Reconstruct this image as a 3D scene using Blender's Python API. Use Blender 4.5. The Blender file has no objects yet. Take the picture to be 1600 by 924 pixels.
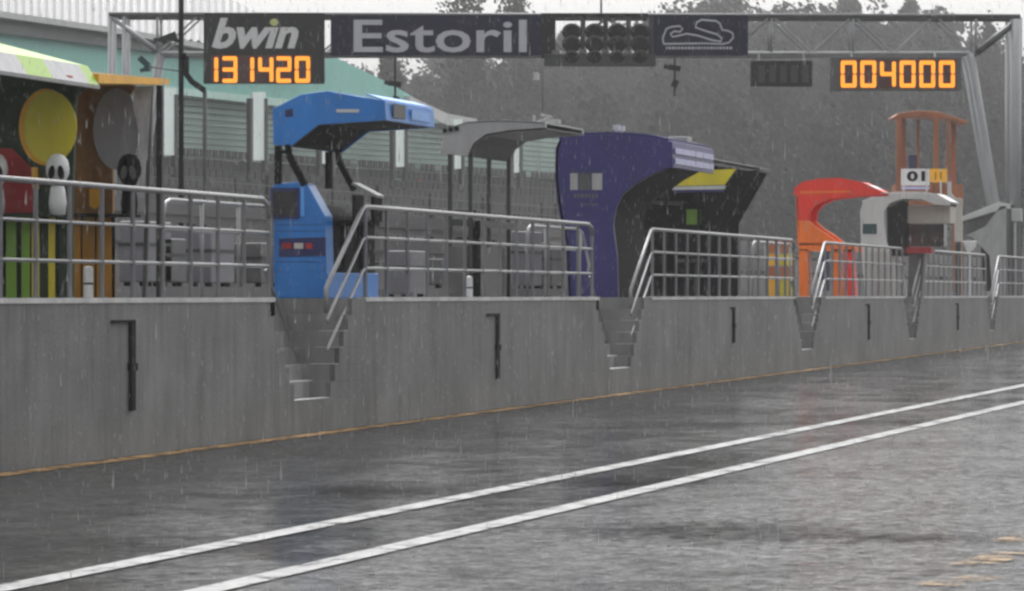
import bpy, bmesh, math, random
from mathutils import Vector, Matrix
random.seed(7)
R = math.radians
scene = bpy.context.scene
col = scene.collection

# ------------------------------------------------------------------ frame of reference
F = 6000.0                       # focal length in photo pixels
TH = math.atan2(1540, F)         # wall direction (+X) is this far right of the view axis
CO, SI = math.cos(TH), math.sin(TH)
CAM = Vector((0, 0, 1.53))
FWD = Vector((CO, SI, 0)); RGT = Vector((SI, -CO, 0)); UP = Vector((0, 0, 1))
HY = 461.0
D = 12.5                         # front face of the pit wall
PT = 1.49                        # platform level
SL = 0.00371
def gz(x): return SL*(x-31)
def ray(px): return FWD + RGT*((px-800)/F)
def atZ(px, py, Z): return CAM + ray(px)*Z + UP*((HY-py)/F*Z)
def onY(px, py, Y): return atZ(px, py, Y/ray(px).y)
def onX(px, py, X): return atZ(px, py, X/ray(px).x)
def gnd(px, py, up=0.0):
    r = ray(px); k = (HY-py)/F
    Z = (-1.53 + SL*(-31))/(k - SL*r.x)   # solve 1.53+kZ = SL*(Z r.x-31)
    p = CAM + r*Z; return Vector((p.x, p.y, gz(p.x)+up))
def cw(Xc, Zc, z): p = FWD*Zc + RGT*Xc; return Vector((p.x, p.y, z))

# ------------------------------------------------------------------ materials
M = {}
def mat(name, c, rough=0.5, metal=0.0, var=0.15, scale=3.0, streak=True, bump=0.0, spec=0.5, emis=None, es=0.0, alpha=1.0, trans=0.0):
    if name in M: return M[name]
    m = bpy.data.materials.new(name); m.use_nodes = True
    nt = m.node_tree; b = nt.nodes['Principled BSDF']
    b.inputs['Metallic'].default_value = metal
    b.inputs['Specular IOR Level'].default_value = spec
    tc = nt.nodes.new('ShaderNodeTexCoord'); mp = nt.nodes.new('ShaderNodeMapping')
    mp.inputs['Scale'].default_value = (1, 1, 0.25 if streak else 1)
    geo = nt.nodes.new('ShaderNodeNewGeometry')
    nt.links.new(geo.outputs['Position'], mp.inputs['Vector'])
    n = nt.nodes.new('ShaderNodeTexNoise'); n.inputs['Scale'].default_value = scale
    n.inputs['Detail'].default_value = 6; n.inputs['Roughness'].default_value = 0.65
    nt.links.new(mp.outputs['Vector'], n.inputs['Vector'])
    rp = nt.nodes.new('ShaderNodeMapRange'); rp.inputs['From Min'].default_value = 0.3; rp.inputs['From Max'].default_value = 0.7
    rp.inputs['To Min'].default_value = 1-var; rp.inputs['To Max'].default_value = 1+var
    nt.links.new(n.outputs['Fac'], rp.inputs['Value'])
    mx = nt.nodes.new('ShaderNodeVectorMath'); mx.operation = 'SCALE'
    mx.inputs[0].default_value = c
    nt.links.new(rp.outputs['Result'], mx.inputs['Scale'])
    nt.links.new(mx.outputs['Vector'], b.inputs['Base Color'])
    r2 = nt.nodes.new('ShaderNodeMapRange'); r2.inputs['To Min'].default_value = max(0.03, rough-0.12); r2.inputs['To Max'].default_value = min(1, rough+0.12)
    nt.links.new(n.outputs['Fac'], r2.inputs['Value']); nt.links.new(r2.outputs['Result'], b.inputs['Roughness'])
    if bump:
        n2 = nt.nodes.new('ShaderNodeTexNoise'); n2.inputs['Scale'].default_value = 18; n2.inputs['Detail'].default_value = 5
        nt.links.new(geo.outputs['Position'], n2.inputs['Vector'])
        bp = nt.nodes.new('ShaderNodeBump'); bp.inputs['Strength'].default_value = bump; bp.inputs['Distance'].default_value = 0.03
        nt.links.new(n2.outputs['Fac'], bp.inputs['Height']); nt.links.new(bp.outputs['Normal'], b.inputs['Normal'])
    if emis:
        b.inputs['Emission Color'].default_value = (*emis, 1); b.inputs['Emission Strength'].default_value = es
    if alpha < 1: b.inputs['Alpha'].default_value = alpha
    if trans: b.inputs['Transmission Weight'].default_value = trans
    M[name] = m; return m

mat('galv', (0.23, 0.23, 0.235), 0.38, 0.35, 0.18, 9)
mat('galv_dark', (0.17, 0.17, 0.18), 0.45, 0.3, 0.2, 9)
mat('coping', (0.45, 0.45, 0.44), 0.5, 0, 0.3, 2.5, False)
mat('tread', (0.55, 0.55, 0.54), 0.4, 0, 0.25, 6, False)
mat('step', (0.19, 0.19, 0.187), 0.55, 0, 0.3, 4)  # lighter than the wall, to brighten the shaded notch interior
mat('dark', (0.009, 0.009, 0.010), 0.8, 0, 0.3, 6, spec=.12)
mat('black', (0.005, 0.005, 0.006), 0.8, 0, 0.3, 6, spec=.12)
mat('darkgrey', (0.02, 0.021, 0.021), 0.5, 0, 0.3, 5)
mat('midgrey', (0.085, 0.085, 0.085), 0.5, 0, 0.25, 5)
mat('lightgrey', (0.3, 0.3, 0.3), 0.45, 0, 0.2, 4)
mat('casegrey', (0.15, 0.15, 0.165), 0.4, 0, 0.2, 3)
mat('white', (0.62, 0.62, 0.62), 0.3, 0, 0.06, 3)
mat('offwhite', (0.5, 0.51, 0.5), 0.4, 0, 0.1, 2)
mat('cream', (0.45, 0.42, 0.37), 0.45, 0, 0.15, 4)
mat('blue', (0.014, 0.17, 0.52), 0.34, 0, 0.15, 2.5)
mat('blue_pale', (0.10, 0.32, 0.75), 0.22, 0, 0.15, 3)
mat('navy', (0.01, 0.016, 0.09), 0.35, 0, 0.2, 4)
mat('purple', (0.014, 0.009, 0.125), 0.36, 0, 0.2, 2.5)
mat('purple_pale', (0.4, 0.4, 0.62), 0.3, 0, 0.15, 3)
mat('red', (0.80, 0.03, 0.012), 0.25, 0, 0.08, 3)
mat('orange', (0.85, 0.17, 0.01), 0.28, 0, 0.1, 3)
mat('orange_brown', (0.36, 0.12, 0.045), 0.45, 0.1, 0.25, 5)
mat('yellow', (0.62, 0.52, 0.015), 0.35, 0, 0.12, 3)
mat('amber', (0.80, 0.40, 0.008), 0.35, 0, 0.15, 4)
mat('ochre', (0.60, 0.48, 0.02), 0.4, 0, 0.15, 4)
mat('awning_green', (0.20, 0.34, 0.015), 0.35, 0, 0.12, 4)
mat('darkgreen', (0.01, 0.028, 0.008), 0.7, 0, 0.4, 4)
mat('green_panel', (0.16, 0.32, 0.015), 0.4, 0, 0.2, 4)
mat('brown', (0.22, 0.10, 0.008), 0.45, 0, 0.4, 4)
mat('brown_panel', (0.48, 0.22, 0.01), 0.45, 0, 0.25, 5)
mat('darkred', (0.30, 0.008, 0.012), 0.45, 0, 0.3, 5)
mat('banner', (0.006, 0.005, 0.028), 0.8, 0, 0.25, 2, spec=.1)
mat('lettering', (0.44, 0.44, 0.49), 0.5, 0, 0.1, 3)
mat('lettering_white', (0.60, 0.60, 0.60), 0.5, 0, 0.06, 3)
mat('fabric_white', (0.42, 0.42, 0.43), 0.6, 0, 0.15, 4, spec=.2)
mat('lime_dot', (0.5, 0.52, 0.2), 0.5)
mat('sign_black', (0.010, 0.011, 0.010), 0.7, 0, 0.25, 2, spec=.2)
mat('led', (0.02, 0.005, 0.0), 0.5, emis=(1.0, 0.30, 0.015), es=0.8)
mat('housing_grey', (0.10, 0.10, 0.10), 0.8, 0, 0.15, 3, spec=.1)
mat('galv_post', (0.17, 0.17, 0.18), 0.42, 0.3, 0.2, 9)
mat('led_dark', (0.05, 0.006, 0.003), 0.5)
mat('truss', (0.26, 0.265, 0.27), 0.4, 0.3, 0.15, 3)
mat('truss_dark', (0.06, 0.062, 0.065), 0.4, 0.3, 0.15, 3)
mat('teal', (0.24, 0.55, 0.48), 0.5, 0, 0.1, 0.3)
mat('teal_pale', (0.55, 0.78, 0.70), 0.5, 0, 0.1, 0.4)
mat('screen_wall', (0.40, 0.53, 0.48), 0.6, 0, 0.12, 0.5)
mat('seat_wall', (0.075, 0.078, 0.077), 0.7, 0, 0.3, 0.8, False)
mat('seat_dark', (0.035, 0.037, 0.036), 0.7, 0, 0.3, 0.8, False)
mat('roof_sheet', (0.20, 0.20, 0.205), 0.5, 0.1, 0.12, 0.6)
mat('soffit_shade', (0.14, 0.155, 0.155), 0.6, 0, 0.15, 0.5)
mat('col_white', (0.80, 0.90, 0.86), 0.5, 0, 0.08, 1)
mat('barrier', (0.12, 0.12, 0.12), 0.6, 0, 0.35, 2)
mat('bark', (0.05, 0.045, 0.04), 0.9)
mat('plastic', (0.6, 0.6, 0.62), 0.2, 0, 0.3, 8, alpha=0.8)
mat('disc_grey', (0.30, 0.31, 0.34), .5, 0, .15, 3)
mat('teal_dark', (0.01, 0.05, 0.055), 0.4)
mat('screen', (0.03, 0.028, 0.03), 0.15, 0, 0.5, 8)
mat('mint', (0.12, 0.35, 0.18), 0.5)

def foliage(name, c, tint):
    m = bpy.data.materials.new(name); m.use_nodes = True; nt = m.node_tree; b = nt.nodes['Principled BSDF']
    g = nt.nodes.new('ShaderNodeNewGeometry')
    r = nt.nodes.new('ShaderNodeValToRGB')
    r.color_ramp.elements[0].color = (*[v*0.55 for v in c], 1); r.color_ramp.elements[1].color = (*tint, 1)
    nt.links.new(g.outputs['Random Per Island'], r.inputs['Fac']); nt.links.new(r.outputs['Color'], b.inputs['Base Color'])
    b.inputs['Roughness'].default_value = 1; b.inputs['Specular IOR Level'].default_value = 0.05
    M[name] = m; return m
foliage('leaf_far', (0.022, 0.023, 0.02), (0.02, 0.021, 0.019))
foliage('leaf_near', (0.028, 0.03, 0.026), (0.032, 0.034, 0.03))
foliage('hill_grass', (0.03, 0.033, 0.027), (0.025, 0.027, 0.022))

# wet concrete of the pit wall: damp stains running down
def wall_material():
    m = bpy.data.materials.new('wet_concrete'); m.use_nodes = True; nt = m.node_tree; b = nt.nodes['Principled BSDF']
    N = nt.nodes.new; L = nt.links.new
    g = N('ShaderNodeNewGeometry')
    def noise(sc, vec, det=5, rg=0.6):
        mp = N('ShaderNodeMapping'); mp.inputs['Scale'].default_value = vec; L(g.outputs['Position'], mp.inputs['Vector'])
        n = N('ShaderNodeTexNoise'); n.inputs['Scale'].default_value = sc; n.inputs['Detail'].default_value = det; n.inputs['Roughness'].default_value = rg
        L(mp.outputs['Vector'], n.inputs['Vector']); return n.outputs['Fac']
    a = noise(1.0, (1, 1, 1)); s = noise(6.0, (1, 1, 0.10)); f = noise(40.0, (1, 1, 1), 3)
    def math_(op, x, y):
        n = N('ShaderNodeMath'); n.operation = op
        for i, v in enumerate((x, y)):
            if isinstance(v, (int, float)): n.inputs[i].default_value = v
            else: L(v, n.inputs[i])
        return n.outputs[0]
    t = math_('ADD', math_('MULTIPLY', a, 0.38), math_('ADD', math_('MULTIPLY', s, 0.34), math_('MULTIPLY', f, 0.28)))
    r = N('ShaderNodeValToRGB'); r.color_ramp.elements[0].position = 0.36; r.color_ramp.elements[1].position = 0.64
    r.color_ramp.elements[0].color = (0.06, 0.06, 0.059, 1); r.color_ramp.elements[1].color = (0.20, 0.20, 0.197, 1)
    L(t, r.inputs['Fac']); L(r.outputs['Color'], b.inputs['Base Color'])
    b.inputs['Roughness'].default_value = 0.62
    bp = N('ShaderNodeBump'); bp.inputs['Strength'].default_value = 0.35; bp.inputs['Distance'].default_value = 0.02
    L(f, bp.inputs['Height']); L(bp.outputs['Normal'], b.inputs['Normal'])
    M['wall'] = m
wall_material()

def asphalt_material(name, lo, hi, r_lo, r_hi, speck, bmp=.2, spec=.5, dull=.05):
    m = bpy.data.materials.new(name); m.use_nodes = True; nt = m.node_tree; b = nt.nodes['Principled BSDF']
    b.inputs['Specular IOR Level'].default_value = spec
    N = nt.nodes.new; L = nt.links.new
    g = N('ShaderNodeNewGeometry')
    def noise(sc, det=5, rg=0.6, vec=(1, 1, 1), dist=0.0):
        mp = N('ShaderNodeMapping'); mp.inputs['Scale'].default_value = vec; L(g.outputs['Position'], mp.inputs['Vector'])
        n = N('ShaderNodeTexNoise'); n.inputs['Scale'].default_value = sc; n.inputs['Detail'].default_value = det
        n.inputs['Roughness'].default_value = rg; n.inputs['Distortion'].default_value = dist
        L(mp.outputs['Vector'], n.inputs['Vector']); return n.outputs['Fac']
    big = noise(0.35, 6, 0.62, (1, 1, 1), 0.6); mid = noise(2.2, 5, 0.6); fine = noise(28, 4, 0.6)
    r = N('ShaderNodeValToRGB'); r.color_ramp.elements[0].position = 0.35; r.color_ramp.elements[1].position = 0.65
    r.color_ramp.elements[0].color = (lo, lo, lo, 1); r.color_ramp.elements[1].color = (hi, hi, hi, 1)
    mixn = N('ShaderNodeMath'); mixn.operation = 'MULTIPLY_ADD'; mixn.inputs[1].default_value = 0.5
    L(big, mixn.inputs[0])
    h2 = N('ShaderNodeMath'); h2.operation = 'MULTIPLY'; h2.inputs[1].default_value = 0.5; L(mid, h2.inputs[0]); L(h2.outputs[0], mixn.inputs[2])
    L(mixn.outputs[0], r.inputs['Fac']); L(r.outputs['Color'], b.inputs['Base Color'])
    rr = N('ShaderNodeMapRange'); rr.inputs['From Min'].default_value = 0.38; rr.inputs['From Max'].default_value = 0.6
    rr.inputs['To Min'].default_value = r_lo; rr.inputs['To Max'].default_value = r_hi
    L(mixn.outputs[0], rr.inputs['Value']); L(rr.outputs['Result'], b.inputs['Roughness'])
    # standing water is flatter, grit shows where the film is thin, rain rings ruffle it
    v = N('ShaderNodeTexVoronoi'); v.inputs['Scale'].default_value = 7.0; L(g.outputs['Position'], v.inputs['Vector'])
    vr = N('ShaderNodeMapRange'); vr.inputs['From Min'].default_value = 0.0; vr.inputs['From Max'].default_value = 0.16
    vr.inputs['To Min'].default_value = 1; vr.inputs['To Max'].default_value = 0; L(v.outputs['Distance'], vr.inputs['Value'])
    sm = N('ShaderNodeMath'); sm.operation = 'MULTIPLY_ADD'; sm.inputs[1].default_value = speck
    L(vr.outputs['Result'], sm.inputs[0]); L(fine, sm.inputs[2])
    wv = noise(3.2, 3, 0.5)
    a3 = N('ShaderNodeMath'); a3.operation = 'MULTIPLY_ADD'; a3.inputs[1].default_value = 3.0; L(wv, a3.inputs[0]); L(sm.outputs[0], a3.inputs[2])
    bp = N('ShaderNodeBump'); bp.inputs['Distance'].default_value = 0.012
    bs = N('ShaderNodeMapRange'); bs.inputs['From Min'].default_value = 0.38; bs.inputs['From Max'].default_value = 0.62
    bs.inputs['To Min'].default_value = 0.03; bs.inputs['To Max'].default_value = bmp
    L(mixn.outputs[0], bs.inputs['Value']); L(bs.outputs['Result'], bp.inputs['Strength'])
    L(a3.outputs[0], bp.inputs['Height'])
    rip = noise(9.0, 4, 0.7, (1, 1, 1), 1.5)
    bq = N('ShaderNodeBump'); bq.inputs['Distance'].default_value = 0.01; bq.inputs['Strength'].default_value = bmp*1.6
    L(rip, bq.inputs['Height']); L(bp.outputs['Normal'], bq.inputs['Normal'])
    bv = N('ShaderNodeBump'); bv.inputs['Distance'].default_value = 0.01; bv.inputs['Strength'].default_value = 0.35*speck
    L(vr.outputs['Result'], bv.inputs['Height']); L(bq.outputs['Normal'], bv.inputs['Normal']); L(bv.outputs['Normal'], b.inputs['Normal'])
    # dull, unflooded patches between the film
    df = N('ShaderNodeBsdfDiffuse'); df.inputs['Color'].default_value = (dull, dull, dull*.99, 1)
    pn = noise(8.0, 9, 0.85, (1, 1, 1), 0.6)
    pm = N('ShaderNodeMapRange'); pm.inputs['From Min'].default_value = .40; pm.inputs['From Max'].default_value = .60
    pm.inputs['To Min'].default_value = 0.0; pm.inputs['To Max'].default_value = 0.9; L(pn, pm.inputs['Value'])
    v2 = N('ShaderNodeTexVoronoi'); v2.inputs['Scale'].default_value = 9.0; v2.inputs['Randomness'].default_value = 1; L(g.outputs['Position'], v2.inputs['Vector'])
    v3 = N('ShaderNodeMapRange'); v3.inputs['From Min'].default_value = 0.10; v3.inputs['From Max'].default_value = 0.22
    v3.inputs['To Min'].default_value = speck*.5; v3.inputs['To Max'].default_value = 0; L(v2.outputs['Distance'], v3.inputs['Value'])
    bigm = N('ShaderNodeMapRange'); bigm.inputs['From Min'].default_value = .42; bigm.inputs['From Max'].default_value = .6; L(big, bigm.inputs['Value'])
    bm_ = N('ShaderNodeMath'); bm_.operation = 'MULTIPLY'; L(v3.outputs['Result'], bm_.inputs[0]); L(bigm.outputs['Result'], bm_.inputs[1])
    ms_ = N('ShaderNodeMixShader'); L(pm.outputs['Result'], ms_.inputs[0]); L(b.outputs[0], ms_.inputs[1]); L(df.outputs[0], ms_.inputs[2])
    dk = N('ShaderNodeBsdfDiffuse'); dk.inputs['Color'].default_value = (.012, .012, .012, 1)
    mt = N('ShaderNodeMixShader'); L(bm_.outputs[0], mt.inputs[0]); L(ms_.outputs[0], mt.inputs[1]); L(dk.outputs[0], mt.inputs[2])
    L(mt.outputs[0], nt.nodes['Material Output'].inputs['Surface'])
    M[name] = m
asphalt_material('wet_asphalt', 0.012, 0.03, 0.08, 0.22, 1.0, .06, .3, .03)
asphalt_material('apron_sheen', 0.024, 0.045, 0.12, 0.26, 1.9, .07, .3, .042)
asphalt_material('grass_ground', 0.05, 0.08, 0.5, 0.8, 0.5)

# ------------------------------------------------------------------ mesh building
class MB:
    def __init__(s): s.v = []; s.f = []; s.mi = []; s.m = 0
    def face(s, pts):
        n = len(s.v); s.v += [tuple(p) for p in pts]; s.f.append(list(range(n, n+len(pts)))); s.mi.append(s.m)
    def prism(s, pts, ext):
        ext = Vector(ext); pts = [Vector(p) for p in pts]; n = len(s.v); k = len(pts)
        s.v += [tuple(p) for p in pts] + [tuple(p+ext) for p in pts]
        s.f.append(list(range(n, n+k))[::-1]); s.f.append(list(range(n+k, n+2*k)))
        for i in range(k):
            j = (i+1) % k; s.f.append([n+i, n+j, n+k+j, n+k+i])
        s.mi += [s.m]*(k+2)
    def box(s, x0, x1, y0, y1, z0, z1):
        s.prism([(x0, y0, z0), (x1, y0, z0), (x1, y1, z0), (x0, y1, z0)], (0, 0, z1-z0))
    def bar(s, a, b, w, h=None, side=None):
        """rectangular bar from a to b"""
        a = Vector(a); b = Vector(b); h = h or w; d = (b-a).normalized()
        u = Vector(side) if side else (Vector((0, 0, 1)) if abs(d.z) < 0.9 else Vector((0, 1, 0)))
        p = d.cross(u).normalized(); q = d.cross(p).normalized()
        s.prism([a+p*w/2+q*h/2, a-p*w/2+q*h/2, a-p*w/2-q*h/2, a+p*w/2-q*h/2], b-a)
    def tube(s, pts, r, n=8, r2=None):
        pts = [Vector(p) for p in pts]; rings = []; m = len(pts); base = len(s.v)
        prev = None
        for i, p in enumerate(pts):
            d = (pts[min(i+1, m-1)]-pts[max(i-1, 0)]).normalized()
            u = prev if prev is not None and abs(prev.dot(d)) < 0.95 else (Vector((0, 0, 1)) if abs(d.z) < 0.9 else Vector((0, 1, 0)))
            a = d.cross(u).normalized(); b = a.cross(d).normalized(); prev = b
            rr = r if r2 is None else r+(r2-r)*i/(m-1)
            for k in range(n):
                t = 2*math.pi*k/n; s.v.append(tuple(p+(a*math.cos(t)+b*math.sin(t))*rr))
        for i in range(m-1):
            for k in range(n):
                k2 = (k+1) % n
                s.f.append([base+i*n+k, base+i*n+k2, base+(i+1)*n+k2, base+(i+1)*n+k]); s.mi.append(s.m)
        s.f.append([base+k for k in range(n)][::-1]); s.f.append([base+(m-1)*n+k for k in range(n)]); s.mi += [s.m]*2
    def lathe(s, c, prof, n=14, sx=1.0, sy=1.0):
        base = len(s.v); m = len(prof)
        for r, z in prof:
            for k in range(n):
                t = 2*math.pi*k/n; s.v.append((c[0]+r*sx*math.cos(t), c[1]+r*sy*math.sin(t), c[2]+z))
        for i in range(m-1):
            for k in range(n):
                k2 = (k+1) % n; s.f.append([base+i*n+k, base+i*n+k2, base+(i+1)*n+k2, base+(i+1)*n+k]); s.mi.append(s.m)
        s.f.append([base+k for k in range(n)][::-1]); s.f.append([base+(m-1)*n+k for k in range(n)]); s.mi += [s.m]*2
    def build(s, name, mats, parent=None, bevel=0.0, smooth=False):
        me = bpy.data.meshes.new(name); me.from_pydata(s.v, [], s.f); me.update()
        if isinstance(mats, str): mats = [mats]
        for x in mats: me.materials.append(M[x])
        for p, i in zip(me.polygons, s.mi): p.material_index = i
        bm = bmesh.new(); bm.from_mesh(me); bmesh.ops.recalc_face_normals(bm, faces=bm.faces[:]); bm.to_mesh(me); bm.free()
        if smooth: me.shade_smooth()
        o = bpy.data.objects.new(name, me); col.objects.link(o)
        if parent:
            o.parent = parent; o.matrix_parent_inverse = Matrix.Translation(parent.location).inverted()
        if bevel:
            b = o.modifiers.new('edge', 'BEVEL'); b.width = bevel; b.segments = 2; b.limit_method = 'ANGLE'; b.angle_limit = R(40)
        return o
def one(fn, name, m, parent=None, bevel=0.0, smooth=False):
    b = MB(); fn(b); return b.build(name, m, parent, bevel, smooth)
def P(name, m, parent, pts, ext, bevel=0.0):
    b = MB(); b.prism(pts, ext); return b.build(name, m, parent, bevel)
def T(name, m, parent, pts, r, n=8): 
    b = MB(); b.tube(pts, r, n); return b.build(name, m, parent, smooth=True)
def thing(name, label, cat, loc, group=None):
    o = bpy.data.objects.new(name, None); o.location = loc; o.empty_display_size = 0.2; col.objects.link(o)
    o['label'] = label; o['category'] = cat
    if group: o['group'] = group
    return o
def tag(o, label, cat, group=None):
    o['label'] = label; o['category'] = cat
    if group: o['group'] = group
    return o
def kind(o, k): o['kind'] = k; return o
def text(s, name, m, parent, origin, xdir, height, width=None, ext=0.02, shear=0.0, bold=0.0, adv=None):
    """text mesh, cap-height = height, laid from origin along xdir, upright"""
    cu = bpy.data.curves.new('t', 'FONT'); cu.body = s; cu.size = 1; cu.shear = shear; cu.offset = bold; cu.extrude = 0
    cu.resolution_u = 3
    if adv: cu.space_character = adv
    to = bpy.data.objects.new('t', cu); col.objects.link(to)
    dg = bpy.context.evaluated_depsgraph_get(); me = bpy.data.meshes.new_from_object(to.evaluated_get(dg))
    bpy.data.objects.remove(to)
    xs = [v.co.x for v in me.vertices]; ys = [v.co.y for v in me.vertices]
    sx = (width/(max(xs)-min(xs))) if width else height/(max(ys)-min(ys)); sy = height/(max(ys)-min(ys))
    xd = Vector(xdir).normalized(); nd = xd.cross(UP)      # towards the viewer
    x0 = min(xs); y0 = min(ys); o3 = Vector(origin)
    bm = bmesh.new(); bm.from_mesh(me)
    r = bmesh.ops.extrude_face_region(bm, geom=bm.faces[:])
    for e in r['geom']:
        if isinstance(e, bmesh.types.BMVert): e.co.z += ext
    for v in bm.verts:
        c = v.co.copy(); v.co = o3 + xd*((c.x-x0)*sx) + UP*((c.y-y0)*sy) + nd*c.z
    bmesh.ops.recalc_face_normals(bm, faces=bm.faces[:])
    for f in bm.faces: f.smooth = False
    me2 = bpy.data.meshes.new(name); bm.to_mesh(me2); bm.free(); me2.materials.append(M[m])
    o = bpy.data.objects.new(name, me2); col.objects.link(o)
    o.parent = parent; o.matrix_parent_inverse = Matrix.Translation(parent.location).inverted()
    return o

# ------------------------------------------------------------------ ground
b = MB(); XS = [-60, 0, 30, 60, 100, 160, 240, 340, 520, 900, 2500]
def strip(b, y0, y1, up, xs=XS):
    for i in range(len(xs)-1):
        b.face([(xs[i], y0, gz(xs[i])*1+up), (xs[i+1], y0, gz(xs[i+1])+up), (xs[i+1], y1, gz(xs[i+1])+up), (xs[i], y1, gz(xs[i])+up)])
strip(b, -900, 1500, -0.012); kind(b.build('ground', 'grass_ground'), 'structure')
xs = [-40, 0, 20, 40, 60, 80, 110, 140, 180, 230, 300, 400]
b = MB(); strip(b, -14, D+0.0, 0.0, xs); kind(b.build('pit_lane', 'wet_asphalt'), 'structure')
b = MB(); strip(b, 16.9, 30, -0.004, xs); kind(b.build('race_track', 'wet_asphalt'), 'structure')
# garage side of the fast lane line: lighter colour paints its stronger reflection
def gline(b, p, q, w, up):
    p = Vector(p); q = Vector(q); d = (q-p).normalized(); n = Vector((-d.y, d.x, 0)).normalized()*w/2
    k = 24
    for i in range(k):
        a = p.lerp(q, i/k); c = p.lerp(q, (i+1)/k)
        pts = [a-n, c-n, c+n, a+n]
        b.face([(v.x, v.y, gz(v.x)+up) for v in pts])
l2a, l2b = gnd(340, 922), gnd(1600, 630)
l1a, l1b = gnd(0, 922), gnd(1600, 603)
def ext(a, b_, t0, t1): return a+(b_-a)*t0, a+(b_-a)*t1
b = MB(); p, q = ext(l2a, l2b, -1.2, 1.7)
b.face([(p.x, p.y, gz(p.x)+.004), (p.x, -13.9, gz(p.x)+.004), (q.x, -13.9, gz(q.x)+.004), (q.x, q.y, gz(q.x)+.004)])
kind(b.build('apron', 'apron_sheen'), 'structure')
# worn paint: breaks in the film
def paint(name, c, hole, r=0.35):
    m = mat(name, c, r, 0, 0.3, 5, False, spec=.12)
    nt = m.node_tree; b_ = nt.nodes['Principled BSDF']
    g = nt.nodes.new('ShaderNodeNewGeometry'); n = nt.nodes.new('ShaderNodeTexNoise'); n.inputs['Scale'].default_value = 2.6; n.inputs['Detail'].default_value = 9; n.inputs['Roughness'].default_value = .75
    nt.links.new(g.outputs['Position'], n.inputs['Vector'])
    mr = nt.nodes.new('ShaderNodeMapRange'); mr.inputs['From Min'].default_value = hole-.08; mr.inputs['From Max'].default_value = hole+.10
    nt.links.new(n.outputs['Fac'], mr.inputs['Value']); nt.links.new(mr.outputs['Result'], b_.inputs['Alpha'])
paint('line_white', (0.30, 0.30, 0.30), 0.40, .75); paint('line_orange', (0.22, 0.13, 0.05), 0.45, .7); paint('mark_peach', (0.30, 0.21, 0.12), 0.52, .7)
b = MB(); p, q = ext(l1a, l1b, -1, 1.7); gline(b, p, q, 0.2, .009); kind(b.build('lane_marking', 'line_white'), 'structure')
b = MB(); p, q = ext(l2a, l2b, -1, 1.7); gline(b, p, q, 0.2, .013); kind(b.build('lane_marking', 'line_white'), 'structure')
b = MB(); gline(b, (0, D-.2, 0), (170, D-.2, 0), 0.22, .006); kind(b.build('lane_marking', 'line_orange'), 'structure')
b = MB()
for (x0, y0, x1, y1) in ((1515, 886, 1585, 866), (1455, 918, 1545, 904), (1570, 850, 1625, 838)):
    gline(b, gnd(x0, y0), gnd(x1, y1), 0.26, .013)
kind(b.build('floor_marking', 'mark_peach'), 'structure')

# shallow puddles lying in the worn paving
asphalt_material('puddle_water', 0.01, 0.014, 0.08, 0.16, 0.0, .03, .4, .02)
def soft_edge(name):
    nt = M[name].node_tree; out = nt.nodes['Material Output']; src = out.inputs['Surface'].links[0].from_socket
    g = nt.nodes.new('ShaderNodeNewGeometry'); n = nt.nodes.new('ShaderNodeTexNoise'); n.inputs['Scale'].default_value = 7; n.inputs['Detail'].default_value = 8; n.inputs['Roughness'].default_value = .8
    nt.links.new(g.outputs['Position'], n.inputs['Vector'])
    at = nt.nodes.new('ShaderNodeVertexColor'); at.layer_name = 'depth'
    ad = nt.nodes.new('ShaderNodeMath'); ad.operation = 'MULTIPLY_ADD'; ad.inputs[1].default_value = .28
    nt.links.new(at.outputs['Color'], ad.inputs[0]); nt.links.new(n.outputs['Fac'], ad.inputs[2])
    mr = nt.nodes.new('ShaderNodeMapRange'); mr.inputs['From Min'].default_value = .58; mr.inputs['From Max'].default_value = .76; mr.inputs['To Max'].default_value = .75; nt.links.new(ad.outputs[0], mr.inputs['Value'])
    tr = nt.nodes.new('ShaderNodeBsdfTransparent'); mx = nt.nodes.new('ShaderNodeMixShader')
    nt.links.new(mr.outputs['Result'], mx.inputs[0]); nt.links.new(tr.outputs[0], mx.inputs[1]); nt.links.new(src, mx.inputs[2]); nt.links.new(mx.outputs[0], out.inputs['Surface'])
soft_edge('puddle_water')
for px, py, wx, hy in ((1130, 832, 300, 20), (600, 766, 130, 12), (1400, 842, 190, 10), (1000, 754, 150, 9)):
    c = gnd(px, py); a_ = gnd(px+wx, py)-c; e_ = gnd(px, py-hy)-c; b = MB(); K = 20; v0 = len(b.v)
    b.v.append((c.x, c.y, gz(c.x)+.010))
    for k in range(K):
        t = 2*math.pi*k/K; p = c+a_*(math.cos(t)*1.3)+e_*(math.sin(t)*1.3); b.v.append((p.x, p.y, gz(p.x)+.010))
    for k in range(K): b.f.append([0, 1+k, 1+(k+1) % K]); b.mi.append(0)
    o = b.build('puddle', 'puddle_water'); kind(o, 'structure')
    at = o.data.color_attributes.new('depth', 'FLOAT_COLOR', 'POINT')
    for i in range(K+1): at.data[i].color = (1, 1, 1, 1) if i == 0 else (0, 0, 0, 1)

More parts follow.
